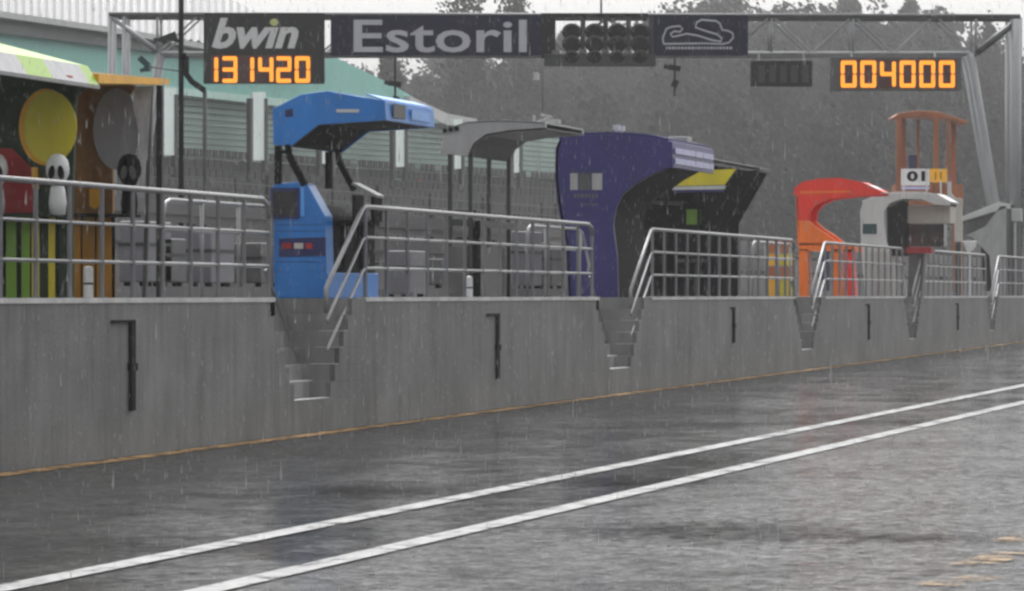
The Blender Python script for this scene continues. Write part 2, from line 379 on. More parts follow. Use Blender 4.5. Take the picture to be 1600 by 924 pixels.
# ------------------------------------------------------------------ pit wall with stepped notches
GAPS = [(430, 570), (936, 1018), (1243, 1290), (1415, 1443), (1543, 1562), (1640, 1652)]
NG = [(onY(a, 463, D).x, onY(c, 463, D).x) for a, c in GAPS]
wall = thing('pit_wall', 'long wet grey concrete pit wall with stepped notches and white top edge', 'wall', (31, D, 0))
YB = 16.9
zt = PT
x_prev = 16.0
joints = [207, 778, 1147, 1358, 1497, 1600]
NST = 6
def zg(x): return gz(x)
for i in range(len(NG)+1):
    xe = NG[i][0] if i < len(NG) else 190.0
    fb = MB(); fb.prism([(x_prev, D, zg(x_prev)-.3), (xe, D, zg(xe)-.3), (xe, D, zt), (x_prev, D, zt)], (0, YB-D, 0))
    fb.build('wall_panel', 'wall', wall, bevel=0.012)
    cb = MB(); cb.box(x_prev+.02, xe-.02, D-.012, D+.10, zt-.035, zt+.012); cb.build('coping', 'coping', wall)
    if i < len(NG):
        xl, xr = NG[i]; w = xr-xl; zb = zg(xl)+.36; cx = (xl+xr)/2-0.10*w
        # stepped pyramid cut out of the wall: each tread wraps three sides
        wb = w*0.40; dep = 0.85
        sb = MB(); fs_ = MB()
        hs = (zt-zb)/NST
        for k in range(NST+1):
            t = (NST-k)/NST                       # 0 at top
            hw = (wb+(w-wb)*(1-t)**1.0)/2 if k else wb/2
            yd = D+0.12+(dep-0.12)*k/NST
            z0 = -.3+zg(xl) if k == 0 else zb+hs*(k-1); z1 = zb+hs*k
            if k == 0:
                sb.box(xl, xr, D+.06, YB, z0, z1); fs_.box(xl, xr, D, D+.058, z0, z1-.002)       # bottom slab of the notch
            else:
                hwp = (wb+(w-wb)*((k-1)/NST))/2
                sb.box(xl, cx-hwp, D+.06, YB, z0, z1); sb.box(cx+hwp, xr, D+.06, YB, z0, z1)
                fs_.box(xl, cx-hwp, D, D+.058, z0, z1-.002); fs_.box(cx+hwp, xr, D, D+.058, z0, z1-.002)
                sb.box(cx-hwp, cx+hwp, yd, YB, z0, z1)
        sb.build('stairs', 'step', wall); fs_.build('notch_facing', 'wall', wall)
        for k in (0, 1, 2, 3, 4):
            hw = (wb+(w-wb)*(k/NST))/2; z1 = zb+hs*k; yd = D+0.12+(dep-0.12)*(k+1)/NST
            tb = MB(); hp = (wb+(w-wb)*max(0, k-1)/NST)/2
            if k < 2: tb.box(cx-hw+.02, cx+hw-.02, D+.012 if k == 0 else D+.25, D+.10 if k == 0 else D+.45, z1+.003, z1+.012)
            else: tb.box(cx+hp+.01, cx+hw-.02, D-.005, D+.3, z1+.003, z1+.010)
            if tb.v: tb.build('tread_edge', 'tread' if k < 2 else 'coping', wall)
    # joints / conduits on the panel
    x_prev = NG[i][1] if i < len(NG) else xe
hooks = {207: (500, 642, 28), 778: (490, 592, 14), 1147: (480, 536, 3), 1358: (475, 531, 3), 1497: (474, 516, 3)}
for j, (y0, y1, hk) in hooks.items():
    a = onY(j, y0, D-.02); c = onY(j, y1, D-.02); h = onY(j-hk, y0, D-.02)
    jb = MB(); wd = .055
    jb.box(a.x-wd, a.x+wd, D-.035, D-.002, c.z, a.z)
    jb.box(h.x-wd, a.x-wd, D-.035, D-.002, a.z-.025, a.z)
    jb.box(a.x-wd-.03, a.x+wd+.03, D-.045, D-.002, (a.z+c.z)/2-.05, (a.z+c.z)/2+.02)
    jb.build('conduit', 'dark', wall)
# raised inner kerb step on the platform
kb = MB(); kb.box(16, 190, 15.2, YB-.01, PT, PT+.14); kb.build('inner_step', 'midgrey', wall)

# ------------------------------------------------------------------ railings
RH = 1.05
SEC = [(-260, 420), (567, 925), (1017, 1240), (1288, 1410), (1441, 1540), (1560, 1640)]
RLAB = ['galvanised railing at the far left of the wall, before the green kiosk',
        'galvanised railing in front of the grey canopy, right of the blue stand',
        'galvanised railing in front of the black stand with the yellow board',
        'galvanised railing in front of the red and white stands',
        'galvanised railing with a white T-shaped post behind it, below the orange booth',
        'galvanised railing cut off by the right edge, farthest along the wall']
YR = D+.07
for i, (pa, pb) in enumerate(SEC):
    xa, xb = onY(pa, 463, YR).x, onY(pb, 463, YR).x
    r = thing('railing', RLAB[i], 'railing', (xa, YR, PT), 'railings along the pit wall')
    zT, zM, zL = PT+RH, PT+RH*.665, PT+RH*.33
    sl = -1.42; dz = .93
    xc = xb-.22
    if i == 0: T('top_rail', 'galv', r, [(xa, YR, zT), (xc, YR, zT), (xb-.05, YR, zT-.06), (xb, YR, zT-.2)], .027)
    else: T('top_rail', 'galv', r, [(xa+sl, YR, zT-dz-.28), (xa+sl, YR, zT-dz), (xa-.02, YR, zT-.03), (xa+.12, YR, zT), (xc, YR, zT), (xb-.04, YR, zT-.05), (xb, YR, zT-.16)], .027)
    for z in (zM, zL):
        if i == 0: T('mid_rail', 'galv', r, [(xa, YR, z), (xb, YR, z)], .017)
        else:
            q = .92 if z == zM else .9
            T('mid_rail', 'galv', r, [(xa+sl+.04, YR, z-q-.05), (xa+sl+.06, YR, z-q), (xa-.0, YR, z-.03), (xa+.12, YR, z), (xb, YR, z)], .018)
    n = max(3, round((xb-xa)/.86)); 
    for k in range(n+1):
        x = xa+.1+(xb-xa-.1)*k/n
        pb_ = MB(); pb_.tube([(x, YR, PT), (x, YR, zT-(.0 if 0 < k < n else .02))], .024, 8)
        pb_.tube([(x, YR, PT), (x, YR, PT+.02)], .05, 8)
        pb_.build('post', 'galv_post', r, smooth=False)
    # dark handrail down the near side of the next notch
    T('stair_handrail', 'galv_dark', r, [(xb-.02, YR+.03, PT+.30), (xb+.05, YR+.03, PT+.22), (xb+1.05, YR+.03, PT-.62)], .022)
# guard rails round the stair heads, one metre behind
for j, (pa, pb, lab) in enumerate(((255, 428, 'second railing behind the left end of the wall, beside the blue console'),
                                   (824, 908, 'short second railing in front of the purple stand'),
                                   (1176, 1236, 'short second railing beside the yellow crates'))):
    Y = 13.55; xa, xb = onY(pa, 463, Y).x, onY(pb, 463, Y).x
    r = thing('stair_guard_rail', lab, 'railing', (xa, Y, PT), 'guard rails at the stair heads')
    T('top_rail', 'galv', r, [(xa, Y, PT), (xa, Y, PT+.9), (xa+.06, Y, PT+1.0), (xa+.2, Y, PT+1.04), (xb-.25, Y, PT+1.04), (xb, Y-.02, PT+.98), (xb+.06, Y-.05, PT+.8), (xb+.1, Y-.1, PT+.5), (xb-.05, Y-.12, PT+.38)], .024)
    T('mid_rail', 'galv', r, [(xa, Y, PT+.72), (xb-.1, Y, PT+.72)], .016)
    T('mid_rail', 'galv', r, [(xa, Y, PT+.36), (xb-.1, Y, PT+.36)], .016)
    for k in (0.33, 0.66, .97): T('post', 'galv', r, [(xa+(xb-xa)*k, Y, PT), (xa+(xb-xa)*k, Y, PT+1.04)], .022)

# white marker posts standing on the wall top
for (px, h, lab) in ((138, .30, 'short white marker post on the wall in front of the kiosk'), (733, .27, 'short white marker post on the wall under the grey canopy')):
    p = onY(px, 463, D+.2)
    t = thing('marker_post', lab, 'marker post', (p.x, p.y, PT), 'white marker posts on the wall')
    one(lambda b: b.lathe((p.x, p.y, PT), [(.045, 0), (.045, h-.03), (.04, h), (.01, h+.01)]), 'post', 'white', t, smooth=False)
    one(lambda b: b.lathe((p.x, p.y, PT+h*.45), [(.047, 0), (.047, .02)]), 'band', 'darkgrey', t)
    one(lambda b: b.lathe((p.x, p.y, PT), [(.075, 0), (.075, .015)]), 'foot', 'lightgrey', t)

# ------------------------------------------------------------------ helpers for stands
def XP(X): return lambda px, py: onX(px, py, X)
def ring(outer, inner): return outer+inner[::-1]
def EX(L): return Vector((L, 0, 0))
def strip_shell(name, m, parent, pts, L, th=.05, bevel=0.0):
    """sheet following a profile line (in a plane X=const), extruded along X, with thickness"""
    pts = [Vector(p) for p in pts]; off = []
    for i, p in enumerate(pts):
        d = (pts[min(i+1, len(pts)-1)]-pts[max(i-1, 0)]).normalized(); n = Vector((0, d.z, -d.y)); off.append(p+n*th)
    return P(name, m, parent, pts+off[::-1], EX(L), bevel)

# ------------------------------------------------------------------ blue stand
X0 = onY(510, 455, 12.9).x; g = XP(X0)
st = thing('pit_stand', 'blue pit stand with faceted canopy and console, behind the first stair notch', 'pit stand', (X0+1, 13.6, PT), 'team stands on the pit wall')
L = 2.05
zf = PT
def low(p): return Vector((p.x, p.y, PT))
# console (angled front face)
P('console', 'blue', st, [g(427, 428), g(428, 312), g(424, 296), g(428, 288), g(466, 284), g(480, 288), g(508, 338), g(510, 427)], EX(.3), .01)
P('console_stripe', 'navy', st, [g(436, 402)-EX(.006), g(436, 373)-EX(.006), g(509, 371)-EX(.006), g(509, 400)-EX(.006)], EX(.004))
for a_, c_, m_ in ((460, 474, 'cream'), (442, 456, 'darkred'), (478, 488, 'darkred')): P('emblem', m_, st, [g(a_, 389)-EX(.012), g(a_, 380)-EX(.012), g(c_, 380)-EX(.012), g(c_, 389)-EX(.012)], EX(.005))
P('screen_frame', 'navy', st, [g(423, 342)-EX(.02), g(423, 294)-EX(.02), g(468, 294)-EX(.02), g(468, 342)-EX(.02)], EX(.018))
P('screen', 'screen', st, [g(427, 338)-EX(.026), g(427, 299)-EX(.026), g(464, 299)-EX(.026), g(464, 338)-EX(.026)], EX(.005))
P('screen_support', 'blue_pale', st, [g(470, 338)-EX(.01), g(470, 292)-EX(.01), g(476, 292)-EX(.01), g(476, 338)-EX(.01)], EX(.009))
P('floor_base', 'blue', st, [low(g(428, 460)), g(428, 428), g(512, 426), low(g(512, 460))], EX(L), .01)
# canopy: faceted shell
prof = [g(427, 227), g(426, 170), g(470, 148), g(512, 142), g(595, 157)]
low_e = [g(454, 229), g(497, 195), g(592, 189)]
P('canopy_side', 'blue', st, prof+[g(597, 188)]+low_e[::-1], EX(.05), .006)
P('underside_shade', 'black', st, [p+EX(.06) for p in [g(430, 226), g(452, 227), g(496, 193), g(593, 187), g(593, 180), g(490, 180), g(432, 215)]], EX(L-.12))  # black sheet paints the shade under the blue canopy
P('canopy_side', 'blue', st, [p+EX(L-.05) for p in prof+[g(597, 188)]+low_e[::-1]], EX(.05), .006)
P('canopy_top', 'blue', st, [p+EX(.052)+UP*.004 for p in [prof[1], prof[2], prof[3], prof[4], prof[4]-UP*.05, prof[3]-UP*.05, prof[2]-UP*.05, prof[1]-UP*.05]], EX(L-.104))
P('canopy_back', 'navy', st, [p+EX(.052) for p in [prof[0], prof[1], prof[1]+Vector((0, -.04, 0)), prof[0]+Vector((0, -.04, 0))]], EX(L-.104))
P('canopy_fascia', 'blue', st, [prof[4]+Vector((-.01, -.0, .0)), g(597, 188)-EX(.01), g(597, 188)+EX(L), prof[4]+EX(L)], (0, -.05, 0), .006)
P('canopy_top_sheet', 'blue_pale', st, [g(572, 149), g(597, 157), g(597, 157)+EX(L), g(572, 149)+EX(L*1.0)], (0, 0, .02))
fp = g(597, 188)
P('fascia_sign', 'midgrey', st, [fp+Vector((.25, -.06, .04)), fp+Vector((.75, -.06, .04)), fp+Vector((.75, -.06, .2)), fp+Vector((.25, -.06, .2))], (0, -.006, 0))
P('fascia_sign', 'blue_pale', st, [fp+Vector((1.0, -.06, .05)), fp+Vector((1.8, -.06, .05)), fp+Vector((1.8, -.06, .17)), fp+Vector((1.0, -.06, .17))], (0, -.006, 0))
P('side_lettering', 'offwhite', st, [g(526, 176)-EX(.008), g(526, 171)-EX(.008), g(561, 171)-EX(.008), g(561, 176)-EX(.008)], EX(.006))
P('side_badge', 'navy', st, [g(446, 183)-EX(.008), g(446, 172)-EX(.008), g(458, 170)-EX(.008), g(458, 182)-EX(.008)], EX(.006))
for yy in (352, 362, 410): P('seam', 'navy', st, [g(432, yy)-EX(.003), g(432, yy-.8)-EX(.003), g(507, yy-1.2)-EX(.003), g(507, yy-.4)-EX(.003)], EX(.002))
for xx, yy in ((436, 422), (502, 421), (436, 346), (500, 346)): P('bolt', 'galv_dark', st, [g(xx, yy)-EX(.006), g(xx, yy-2.5)-EX(.006), g(xx+2.5, yy-2.5)-EX(.006), g(xx+2.5, yy)-EX(.006)], EX(.005))
for dx in (0.02, L-.08):
    q = lambda px, py: g(px, py)+EX(dx)
    one(lambda b: b.bar(q(434, 228), q(434, 288), .07), 'rear_strut', 'black', st)
    one(lambda b: (b.bar(q(449, 226), q(451, 243), .06), b.bar(q(451, 243), q(476, 290), .07)), 'brace', 'black', st)
one(lambda b: b.bar(g(433, 238), g(453, 238), .04), 'cross_bar', 'black', st)
P('inner_console', 'black', st, [p+EX(.31) for p in [g(440, 427), g(440, 330), g(470, 318), g(500, 335), g(509, 350), g(510, 427)]], EX(L-.4))
for dx in (.6, 1.35):
    t2 = MB(); p = g(512, 420)+EX(dx)
    t2.tube([p, p+UP*.5], .03); t2.box(p.x-.17, p.x+.17, p.y-.17, p.y+.17, p.z+.5, p.z+.56); t2.box(p.x-.17, p.x+.17, p.y-.2, p.y-.16, p.z+.56, p.z+.85)
    t2.build('seat', 'black', st)
one(lambda b: b.bar(g(500, 282)+EX(1.4), g(540, 303)+EX(1.4), .3, .03), 'document_tray', 'lightgrey', st)

# ------------------------------------------------------------------ grey canopy stand
X0 = onY(737, 455, 13.3).x; g = XP(X0); L = 2.2
st = thing('pit_stand', 'open stand with arched grey canopy on thin dark legs between blue and purple stands', 'pit stand', (X0+1, 14, PT), 'team stands on the pit wall')
outer = [g(688, 240), g(692, 213), g(706, 198), g(730, 190), g(790, 188), g(852, 191)]
inner = [g(733, 245), g(742, 225), g(760, 212), g(795, 206), g(853, 202)]
P('canopy_side', 'lightgrey', st, outer+inner[::-1], EX(.06), .006)
P('canopy_side', 'lightgrey', st, [p+EX(L-.06) for p in outer+inner[::-1]], EX(.06), .006)
strip_shell('canopy_roof', 'offwhite', st, outer[2:], L, -.02)
strip_shell('underside_shade', 'darkgrey', st, [p for p in inner], L, .02)  # underside shade put into a darker sheet
one(lambda b: [b.bar(g(693+k*9, 205-k*1.5)-EX(.01), g(699+k*9, 204-k*1.5)-EX(.01), .05) for k in range(3)], 'side_lettering', 'dark', st)
for px, dx in ((702, .05), (734, .05), (702, L-.1), (734, L-.1)):
    one(lambda b: b.bar(low(g(px, 455))+EX(dx), g(px, 228)+EX(dx), .055), 'leg', 'darkgrey', st)
for py in (330, 372, 415): one(lambda b: b.bar(g(702, py)+EX(.3), g(736, py)+EX(.3), .04), 'shelf', 'darkgrey', st)
P('desk', 'darkgrey', st, [g(700, 352), g(700, 342), g(740, 344), g(740, 355)], EX(L))
P('cabinet', 'midgrey', st, [low(g(700, 455)), g(700, 385), g(728, 385), low(g(728, 455))], EX(L))
one(lambda b: b.bar(g(738, 345)+EX(.2), low(g(742, 455))+EX(.2), .14), 'screen_pillar', 'dark', st)
mb = MB(); p = g(812, 190)+EX(.8); mb.tube([p, p+Vector((0, -.25, .1)), p+Vector((0, -.1, .12))], .02); mb.tube([p+UP*.0, p+UP*.12], .02); mb.box(p.x-.1, p.x+.1, p.y-.35, p.y-.12, p.z+.0, p.z+.06)
mb.build('roof_aerial', 'lightgrey', st)

# ------------------------------------------------------------------ purple stand
X0 = onY(966, 455, 13.3).x; g = XP(X0); L = 3.2
st = thing('pit_stand', 'dark purple pit stand with grey emblem panel on its curved side', 'pit stand', (X0+1, 14, PT), 'team stands on the pit wall')
outer = [low(g(888, 456)), g(884, 380), g(873, 330), g(867, 280), g(868, 232), g(874, 219), g(892, 213), g(950, 211), g(1010, 214), g(1044, 221)]
inner = [low(g(966, 456)), g(964, 400), g(958, 352), g(962, 325), g(972, 305), g(992, 288), g(1020, 272), g(1046, 262)]
P('side_panel', 'purple', st, outer+inner[::-1], EX(.08), .012)
strip_shell('roof', 'purple', st, outer[5:], L, .05)
strip_shell('back_panel', 'purple', st, outer[:6], L, -.05)
P('inner_fill', 'dark', st, [p+EX(.12) for p in [low(g(950, 456)), g(946, 400), g(940, 340), g(950, 310), g(985, 285), g(1040, 255), g(1040, 240), g(930, 240), g(920, 456)]], EX(L-.3))  # dark fill paints the shade inside the purple stand

f0 = g(1044, 221); f1 = g(1046, 262)
P('canopy_fascia', 'purple', st, [f0, f1, f1+EX(L), f0+EX(L)], (0, -.06, 0), .01)
for k, zz in enumerate((.06, .22)):
    P('fascia_stripe', 'purple_pale', st, [Vector((X0+.1, f1.y-.065, f1.z+zz)), Vector((X0+L-.1, f1.y-.065, f1.z+zz)), Vector((X0+L-.1, f1.y-.065, f1.z+zz+.09)), Vector((X0+.1, f1.y-.065, f1.z+zz+.09))], (0, -.012, 0))
e = Vector((-.008, 0, 0))
def chip(n_, m_, a, c, par=None): 
    x0, y0, x1, y1 = *a, *c
    return P(n_, m_, par or st, [g(x0, y1)+e, g(x0, y0)+e, g(x1, y0)+e, g(x1, y1)+e], EX(.006))
chip('emblem', 'lightgrey', (891, 271), (903, 297)); chip('emblem', 'seat_wall', (905, 271), (923, 297)); chip('emblem', 'lightgrey', (925, 271), (941, 297))
chip('emblem_frame', 'navy', (889, 267), (944, 270)); 
for k in range(7): chip('lettering', 'midgrey', (897+k*5.6, 303), (900.5+k*5.6, 309))
for k in range(9): chip('lettering', 'midgrey', (907+k*3, 318), (908.6+k*3, 321))
mb = MB()
for dx in (.6, .95): 
    p = g(950, 211)+EX(dx); mb.tube([p, p+UP*.12], .025); mb.box(p.x-.05, p.x+.05, p.y-.05, p.y+.05, p.z+.1, p.z+.18)
p = g(960, 209)+EX(.7); mb.tube([g(905, 207)+EX(.7), p], .012)
mb.build('roof_aerial', 'offwhite', st)
mb = MB(); p = g(1030, 218)+EX(1.6); mb.box(p.x-.2, p.x+.2, p.y-.15, p.y+.15, p.z, p.z+.1); mb.build('roof_box', 'lightgrey', st, .01)

# ------------------------------------------------------------------ black stand
X0 = onY(1137, 455, 13.15).x; g = XP(X0); L = 1.1
st = thing('pit_stand', 'black pit stand with flared side and tilted yellow board under its roof', 'pit stand', (X0+1, 14, PT), 'team stands on the pit wall')
P('roof', 'darkgrey', st, [g(960, 228), g(1100, 246), g(1187, 262), g(1187, 267), g(1100, 252), g(960, 236)], EX(L), .008)
P('side_panel', 'black', st, [low(g(1104, 456)), g(1102, 352), g(1112, 330), g(1150, 268), g(1186, 266), g(1135, 348), low(g(1137, 456))], EX(.08), .01)
P('rear_panel', 'black', st, [p+EX(L) for p in [low(g(950, 456)), g(950, 234), g(1150, 264), g(1180, 268), g(1135, 348), low(g(1137, 456))]], EX(.06))
P('front_wall', 'dark', st, [low(g(950, 456)), g(950, 240), g(960, 240), low(g(960, 456))], EX(L))
P('sign_board', 'yellow', st, [g(1056, 291), g(1090, 267), g(1150, 264), g(1132, 289)], EX(.05))
P('sign_edge', 'offwhite', st, [g(1050, 297), g(1054, 292), g(1134, 290), g(1132, 296)], EX(.06))
P('sign_shadow_panel', 'purple', st, [g(1052, 301), g(1052, 298), g(1130, 297), g(1130, 300)], EX(.06))
P('inner_board', 'darkgreen', st, [g(978, 305)+EX(.6), g(1000, 275)+EX(.6), g(1032, 268)+EX(.6), g(1032, 308)+EX(.6)], EX(.05))
P('inner_board', 'green_panel', st, [g(1060, 350)+EX(.7), g(1060, 326)+EX(.7), g(1082, 326)+EX(.7), g(1082, 350)+EX(.7)], EX(.05))
P('desk', 'darkgrey', st, [g(965, 318)+EX(.4), g(965, 312)+EX(.4), g(1060, 314)+EX(.4), g(1060, 320)+EX(.4)], EX(.6))
for px in (990, 1062, 1078): 
    t2 = MB(); p = low(g(px, 455))+EX(.5); t2.tube([p, p+UP*.62], .025); t2.tube([p, p+UP*.03], .15, 10); t2.box(p.x-.16, p.x+.16, p.y-.16, p.y+.16, p.z+.62, p.z+.68)
    t2.build('stool', 'midgrey', st)
for px in (1000, 1040, 1092): one(lambda b: b.bar(low(g(px, 455)), g(px, 300), .05), 'frame_post', 'dark', st)

# ------------------------------------------------------------------ red and orange stand
X0 = onY(1336, 455, 13.0).x; g = XP(X0); L = 1.0
st = thing('pit_stand', 'glossy red and orange pit stand with rounded hood, shaped like a letter C', 'pit stand', (X0+1, 14, PT), 'team stands on the pit wall')
outer = [g(1245, 345), g(1243, 305), g(1245, 295), g(1255, 288), g(1280, 283), g(1312, 282), g(1345, 288), g(1377, 303)]
inner = [g(1264, 345), g(1266, 330), g(1275, 319), g(1295, 311), g(1330, 307), g(1377, 305)]
P('hood_side', 'red', st, outer+inner[::-1], EX(.07), .012)
P('hood_side', 'red', st, [p+EX(L-.07) for p in outer+inner[::-1]], EX(.07), .012)
strip_shell('hood_roof', 'red', st, outer[1:], L, .05)
strip_shell('hood_tip_highlight', 'offwhite', st, [g(1345, 286.5), g(1360, 292), g(1378, 302)], L, .02)  # pale sheet paints the highlight near the hood tip
P('hood_highlight', 'orange', st, [g(1250, 303)+e, g(1250, 299)+e, g(1330, 298)+e, g(1330, 301)+e], EX(.006))
body = [g(1245, 345), g(1249, 384), g(1315, 384), g(1292, 366), g(1274, 355), g(1264, 345)]
P('body_side', 'orange', st, body, EX(.07), .012)
P('body_side', 'orange', st, [p+EX(L-.07) for p in body], EX(.07), .012)
P('back_panel', 'orange', st, [g(1246, 384), g(1245, 345), g(1243, 305), g(1246, 305), g(1249, 384)], EX(L))
P('desk', 'orange', st, [g(1248, 392), g(1248, 380), g(1336, 382), g(1336, 394)], EX(L))
P('leg', 'orange', st, [low(g(1249, 456)), g(1248, 390), g(1262, 390), low(g(1263, 456))], EX(L*.5))
P('leg', 'orange', st, [low(g(1302, 456)), g(1298, 390), g(1310, 390), low(g(1318, 456))], EX(.3))
P('leg', 'red', st, [low(g(1320, 456)), g(1318, 390), g(1332, 390), low(g(1337, 456))], EX(.3))
P('rear_screen', 'navy', st, [g(1284, 455), g(1284, 392), g(1294, 392), g(1294, 455)], EX(L*.6))

# ------------------------------------------------------------------ white stand
X0 = onY(1404, 455, 13.0).x; g = XP(X0); L = 1.3
st = thing('pit_stand', 'white rounded pit stand with dark badge on its side, under the number board', 'pit stand', (X0+1, 14, PT), 'team stands on the pit wall')
outer = [low(g(1352, 456)), g(1345, 380), g(1344, 330), g(1348, 317), g(1370, 308), g(1400, 303), g(1440, 303), g(1462, 306), g(1484, 318)]
inner = [low(g(1404, 456)), g(1396, 410), g(1386, 380), g(1382, 350), g(1382, 330), g(1390, 318), g(1410, 311), g(1440, 312), g(1460, 320), g(1484, 322)]
P('side_panel', 'offwhite', st, outer+inner[::-1], EX(.07), .012)
P('side_panel', 'offwhite', st, [p+EX(L-.07) for p in outer+inner[::-1]], EX(.07), .012)
strip_shell('roof', 'white', st, outer[3:], L, .05)
P('inner_fill', 'dark', st, [g(1384, 400)+EX(.2), g(1384, 325)+EX(.2), g(1408, 314)+EX(.2), g(1412, 400)+EX(.2)], EX(L-.4))  # dark block paints the white stand's shaded interior
chip('badge', 'teal_dark', (1348, 350), (1370, 366)); 
P('headboard', 'cream', st, [g(1413, 348)+EX(.5), g(1413, 322)+EX(.5), g(1480, 322)+EX(.5), g(1480, 348)+EX(.5)], EX(.8))
P('monitor_bank', 'screen', st, [g(1414, 385)+EX(.5), g(1414, 350)+EX(.5), g(1470, 350)+EX(.5), g(1470, 385)+EX(.5)], EX(.5))
P('red_shelf', 'darkred', st, [g(1412, 396)+EX(.3), g(1412, 386)+EX(.3), g(1452, 386)+EX(.3), g(1452, 396)+EX(.3)], EX(.6))
P('support', 'midgrey', st, [low(g(1414, 456))+EX(.4), g(1416, 396)+EX(.4), g(1440, 396)+EX(.4), low(g(1436, 456))+EX(.4)], EX(.4))
for k in range(5):
    P('lower_slat', 'offwhite', st, [low(g(1354+k*9, 456))-EX(.05), g(1354+k*9, 392)-EX(.05), g(1358+k*9, 392)-EX(.05), low(g(1358+k*9, 456))-EX(.05)], EX(.04))

# number boards standing above the white stand
p0 = onX(1408, 292, X0+1.0); gg = XP(X0+1.0)
nb = thing('number_board', 'white board reading 01 with small yellow board on its right, above the white stand', 'sign', (p0.x, p0.y, p0.z))
P('board', 'white', nb, [gg(1408, 290), gg(1408, 264), gg(1452, 264), gg(1452, 290)], EX(.04))
P('side_board', 'amber', nb, [gg(1453, 285), gg(1453, 264), gg(1479, 264), gg(1479, 285)], EX(.04))
P('lower_strip', 'purple_pale', nb, [gg(1408, 296), gg(1408, 292), gg(1452, 292), gg(1452, 296)], EX(.04))
for px in (1412, 1448, 1470): one(lambda b: b.bar(gg(px, 308), gg(px, 264), .03), 'bracket', 'offwhite', nb)
text('01', 'lettering', 'black', nb, gg(1417, 284)-EX(.012), (0, -1, 0), (284-268)/F*(X0+1)/CO, 28/F*(X0+1)/CO, .008, bold=.04)
text('11', 'side_lettering', 'brown', nb, gg(1461, 281)-EX(.012), (0, -1, 0), (281-269)/F*(X0+1)/CO, 10/F*(X0+1)/CO, .008, bold=.02)

# ------------------------------------------------------------------ folded grey stand at far right
X0 = onY(1572, 455, 13.0).x; g = XP(X0); L = 1.5
st = thing('pit_stand', 'grey stand with a steeply tilted pale roof edge, beside the gantry leg', 'pit stand', (X0+1, 14, PT), 'team stands on the pit wall')
P('roof_beam', 'offwhite', st, [g(1503, 346), g(1500, 340), g(1560, 316), g(1572, 318), g(1572, 326)], EX(L), .01)
P('side_panel', 'lightgrey', st, [g(1572, 322), g(1572, 455), g(1550, 455), g(1546, 400), g(1520, 372), g(1510, 368), g(1540, 354), g(1556, 332), g(1562, 322)], EX(.08), .01)
P('inner_fill', 'midgrey', st, [g(1503, 346)+EX(.2), g(1562, 322)+EX(.2), g(1556, 336)+EX(.2), g(1540, 356)+EX(.2), g(1508, 368)+EX(.2)], EX(L-.4))
P('console', 'dark', st, [g(1535, 455)+EX(.3), g(1530, 380)+EX(.3), g(1550, 385)+EX(.3), g(1552, 455)+EX(.3)], EX(L-.5))
p = onY(1497, 463, 13.0)
t = thing('signal_post', 'cream square post with thin white lamp bracket right of the white stand', 'post', (p.x, p.y, PT))
pp = lambda px, py: onX(px, py, p.x)
P('post', 'cream', t, [pp(1491, 378), pp(1491, 310), pp(1503, 310), pp(1503, 378)], EX(.12), .008)
P('post_foot', 'darkgrey', t, [low(pp(1493, 455)), pp(1493, 378), pp(1501, 378), low(pp(1501, 455))], EX(.1))
P('lamp_bracket', 'offwhite', t, [pp(1480, 308), pp(1480, 284), pp(1486, 284), pp(1486, 302), pp(1494, 312), pp(1491, 316)], EX(.06))
p = onY(1515, 463, 12.75); pp = lambda px, py: onX(px, py, p.x)
t = thing('signal_post', 'white T-shaped post behind the railing near the gantry leg', 'post', (p.x, p.y, PT))
one(lambda b: b.bar(low(pp(1514, 455)), pp(1514, 384), .08), 'post', 'white', t)
P('head', 'white', t, [pp(1505, 379), pp(1503, 377), pp(1526, 377), pp(1524, 385), pp(1519, 392), pp(1510, 392)], EX(.14), .01)
p = onY(1590, 463, 12.75); pp = lambda px, py: onX(px, py, p.x)
t = thing('signal_post', 'white box on a thin post at the right edge of the platform', 'post', (p.x, p.y, PT))
one(lambda b: b.bar(low(pp(1586, 455)), pp(1586, 348), .06), 'post', 'offwhite', t)
P('head', 'offwhite', t, [pp(1580, 346), pp(1580, 326), pp(1596, 326), pp(1596, 346)], EX(.2), .01)

# ------------------------------------------------------------------ orange booth
Zb = 112.0; gb = lambda px, py: atZ(px, py, Zb); BX = FWD
bx = thing('lookout_booth', 'rusty orange steel lookout booth with curved roof and open sides', 'booth', (gb(1455, 461).x, gb(1455, 461).y, PT))
rf = [gb(1396, 183), gb(1404, 177), gb(1430, 173), gb(1462, 174), gb(1482, 179), gb(1512, 190), gb(1512, 194), gb(1480, 186), gb(1430, 182), gb(1400, 186)]
P('roof', 'orange_brown', bx, rf, BX*1.6, .01)
for px, dz, wd in ((1405, 0, 9), (1420, 1.4, 6), (1443, 1.5, 4), (1463, 0, 8), (1482, .1, 5), (1500, 1.4, 5), (1492, .7, 3)):
    P('post', 'orange_brown', bx, [gb(px-wd/2, 300)+BX*dz, gb(px-wd/2, 184)+BX*dz, gb(px+wd/2, 184)+BX*dz, gb(px+wd/2, 300)+BX*dz], BX*.12)
P('lower_panel', 'orange_brown', bx, [gb(1400, 320)+BX*.1, gb(1400, 288)+BX*.1, gb(1506, 288)+BX*.1, gb(1506, 320)+BX*.1], BX*1.3)
for px, dz in ((1405, .2), (1500, .2), (1405, 1.3), (1500, 1.3)):
    q0 = gb(px, 318)+BX*dz; one(lambda b: b.bar(q0, Vector((q0.x, q0.y, gz(q0.x)-.01)), .14), 'leg', 'orange_brown', bx)
P('seat', 'navy', bx, [gb(1424, 290)+BX*.6, gb(1424, 240)+BX*.6, gb(1436, 240)+BX*.6, gb(1436, 290)+BX*.6], BX*.4, .02)

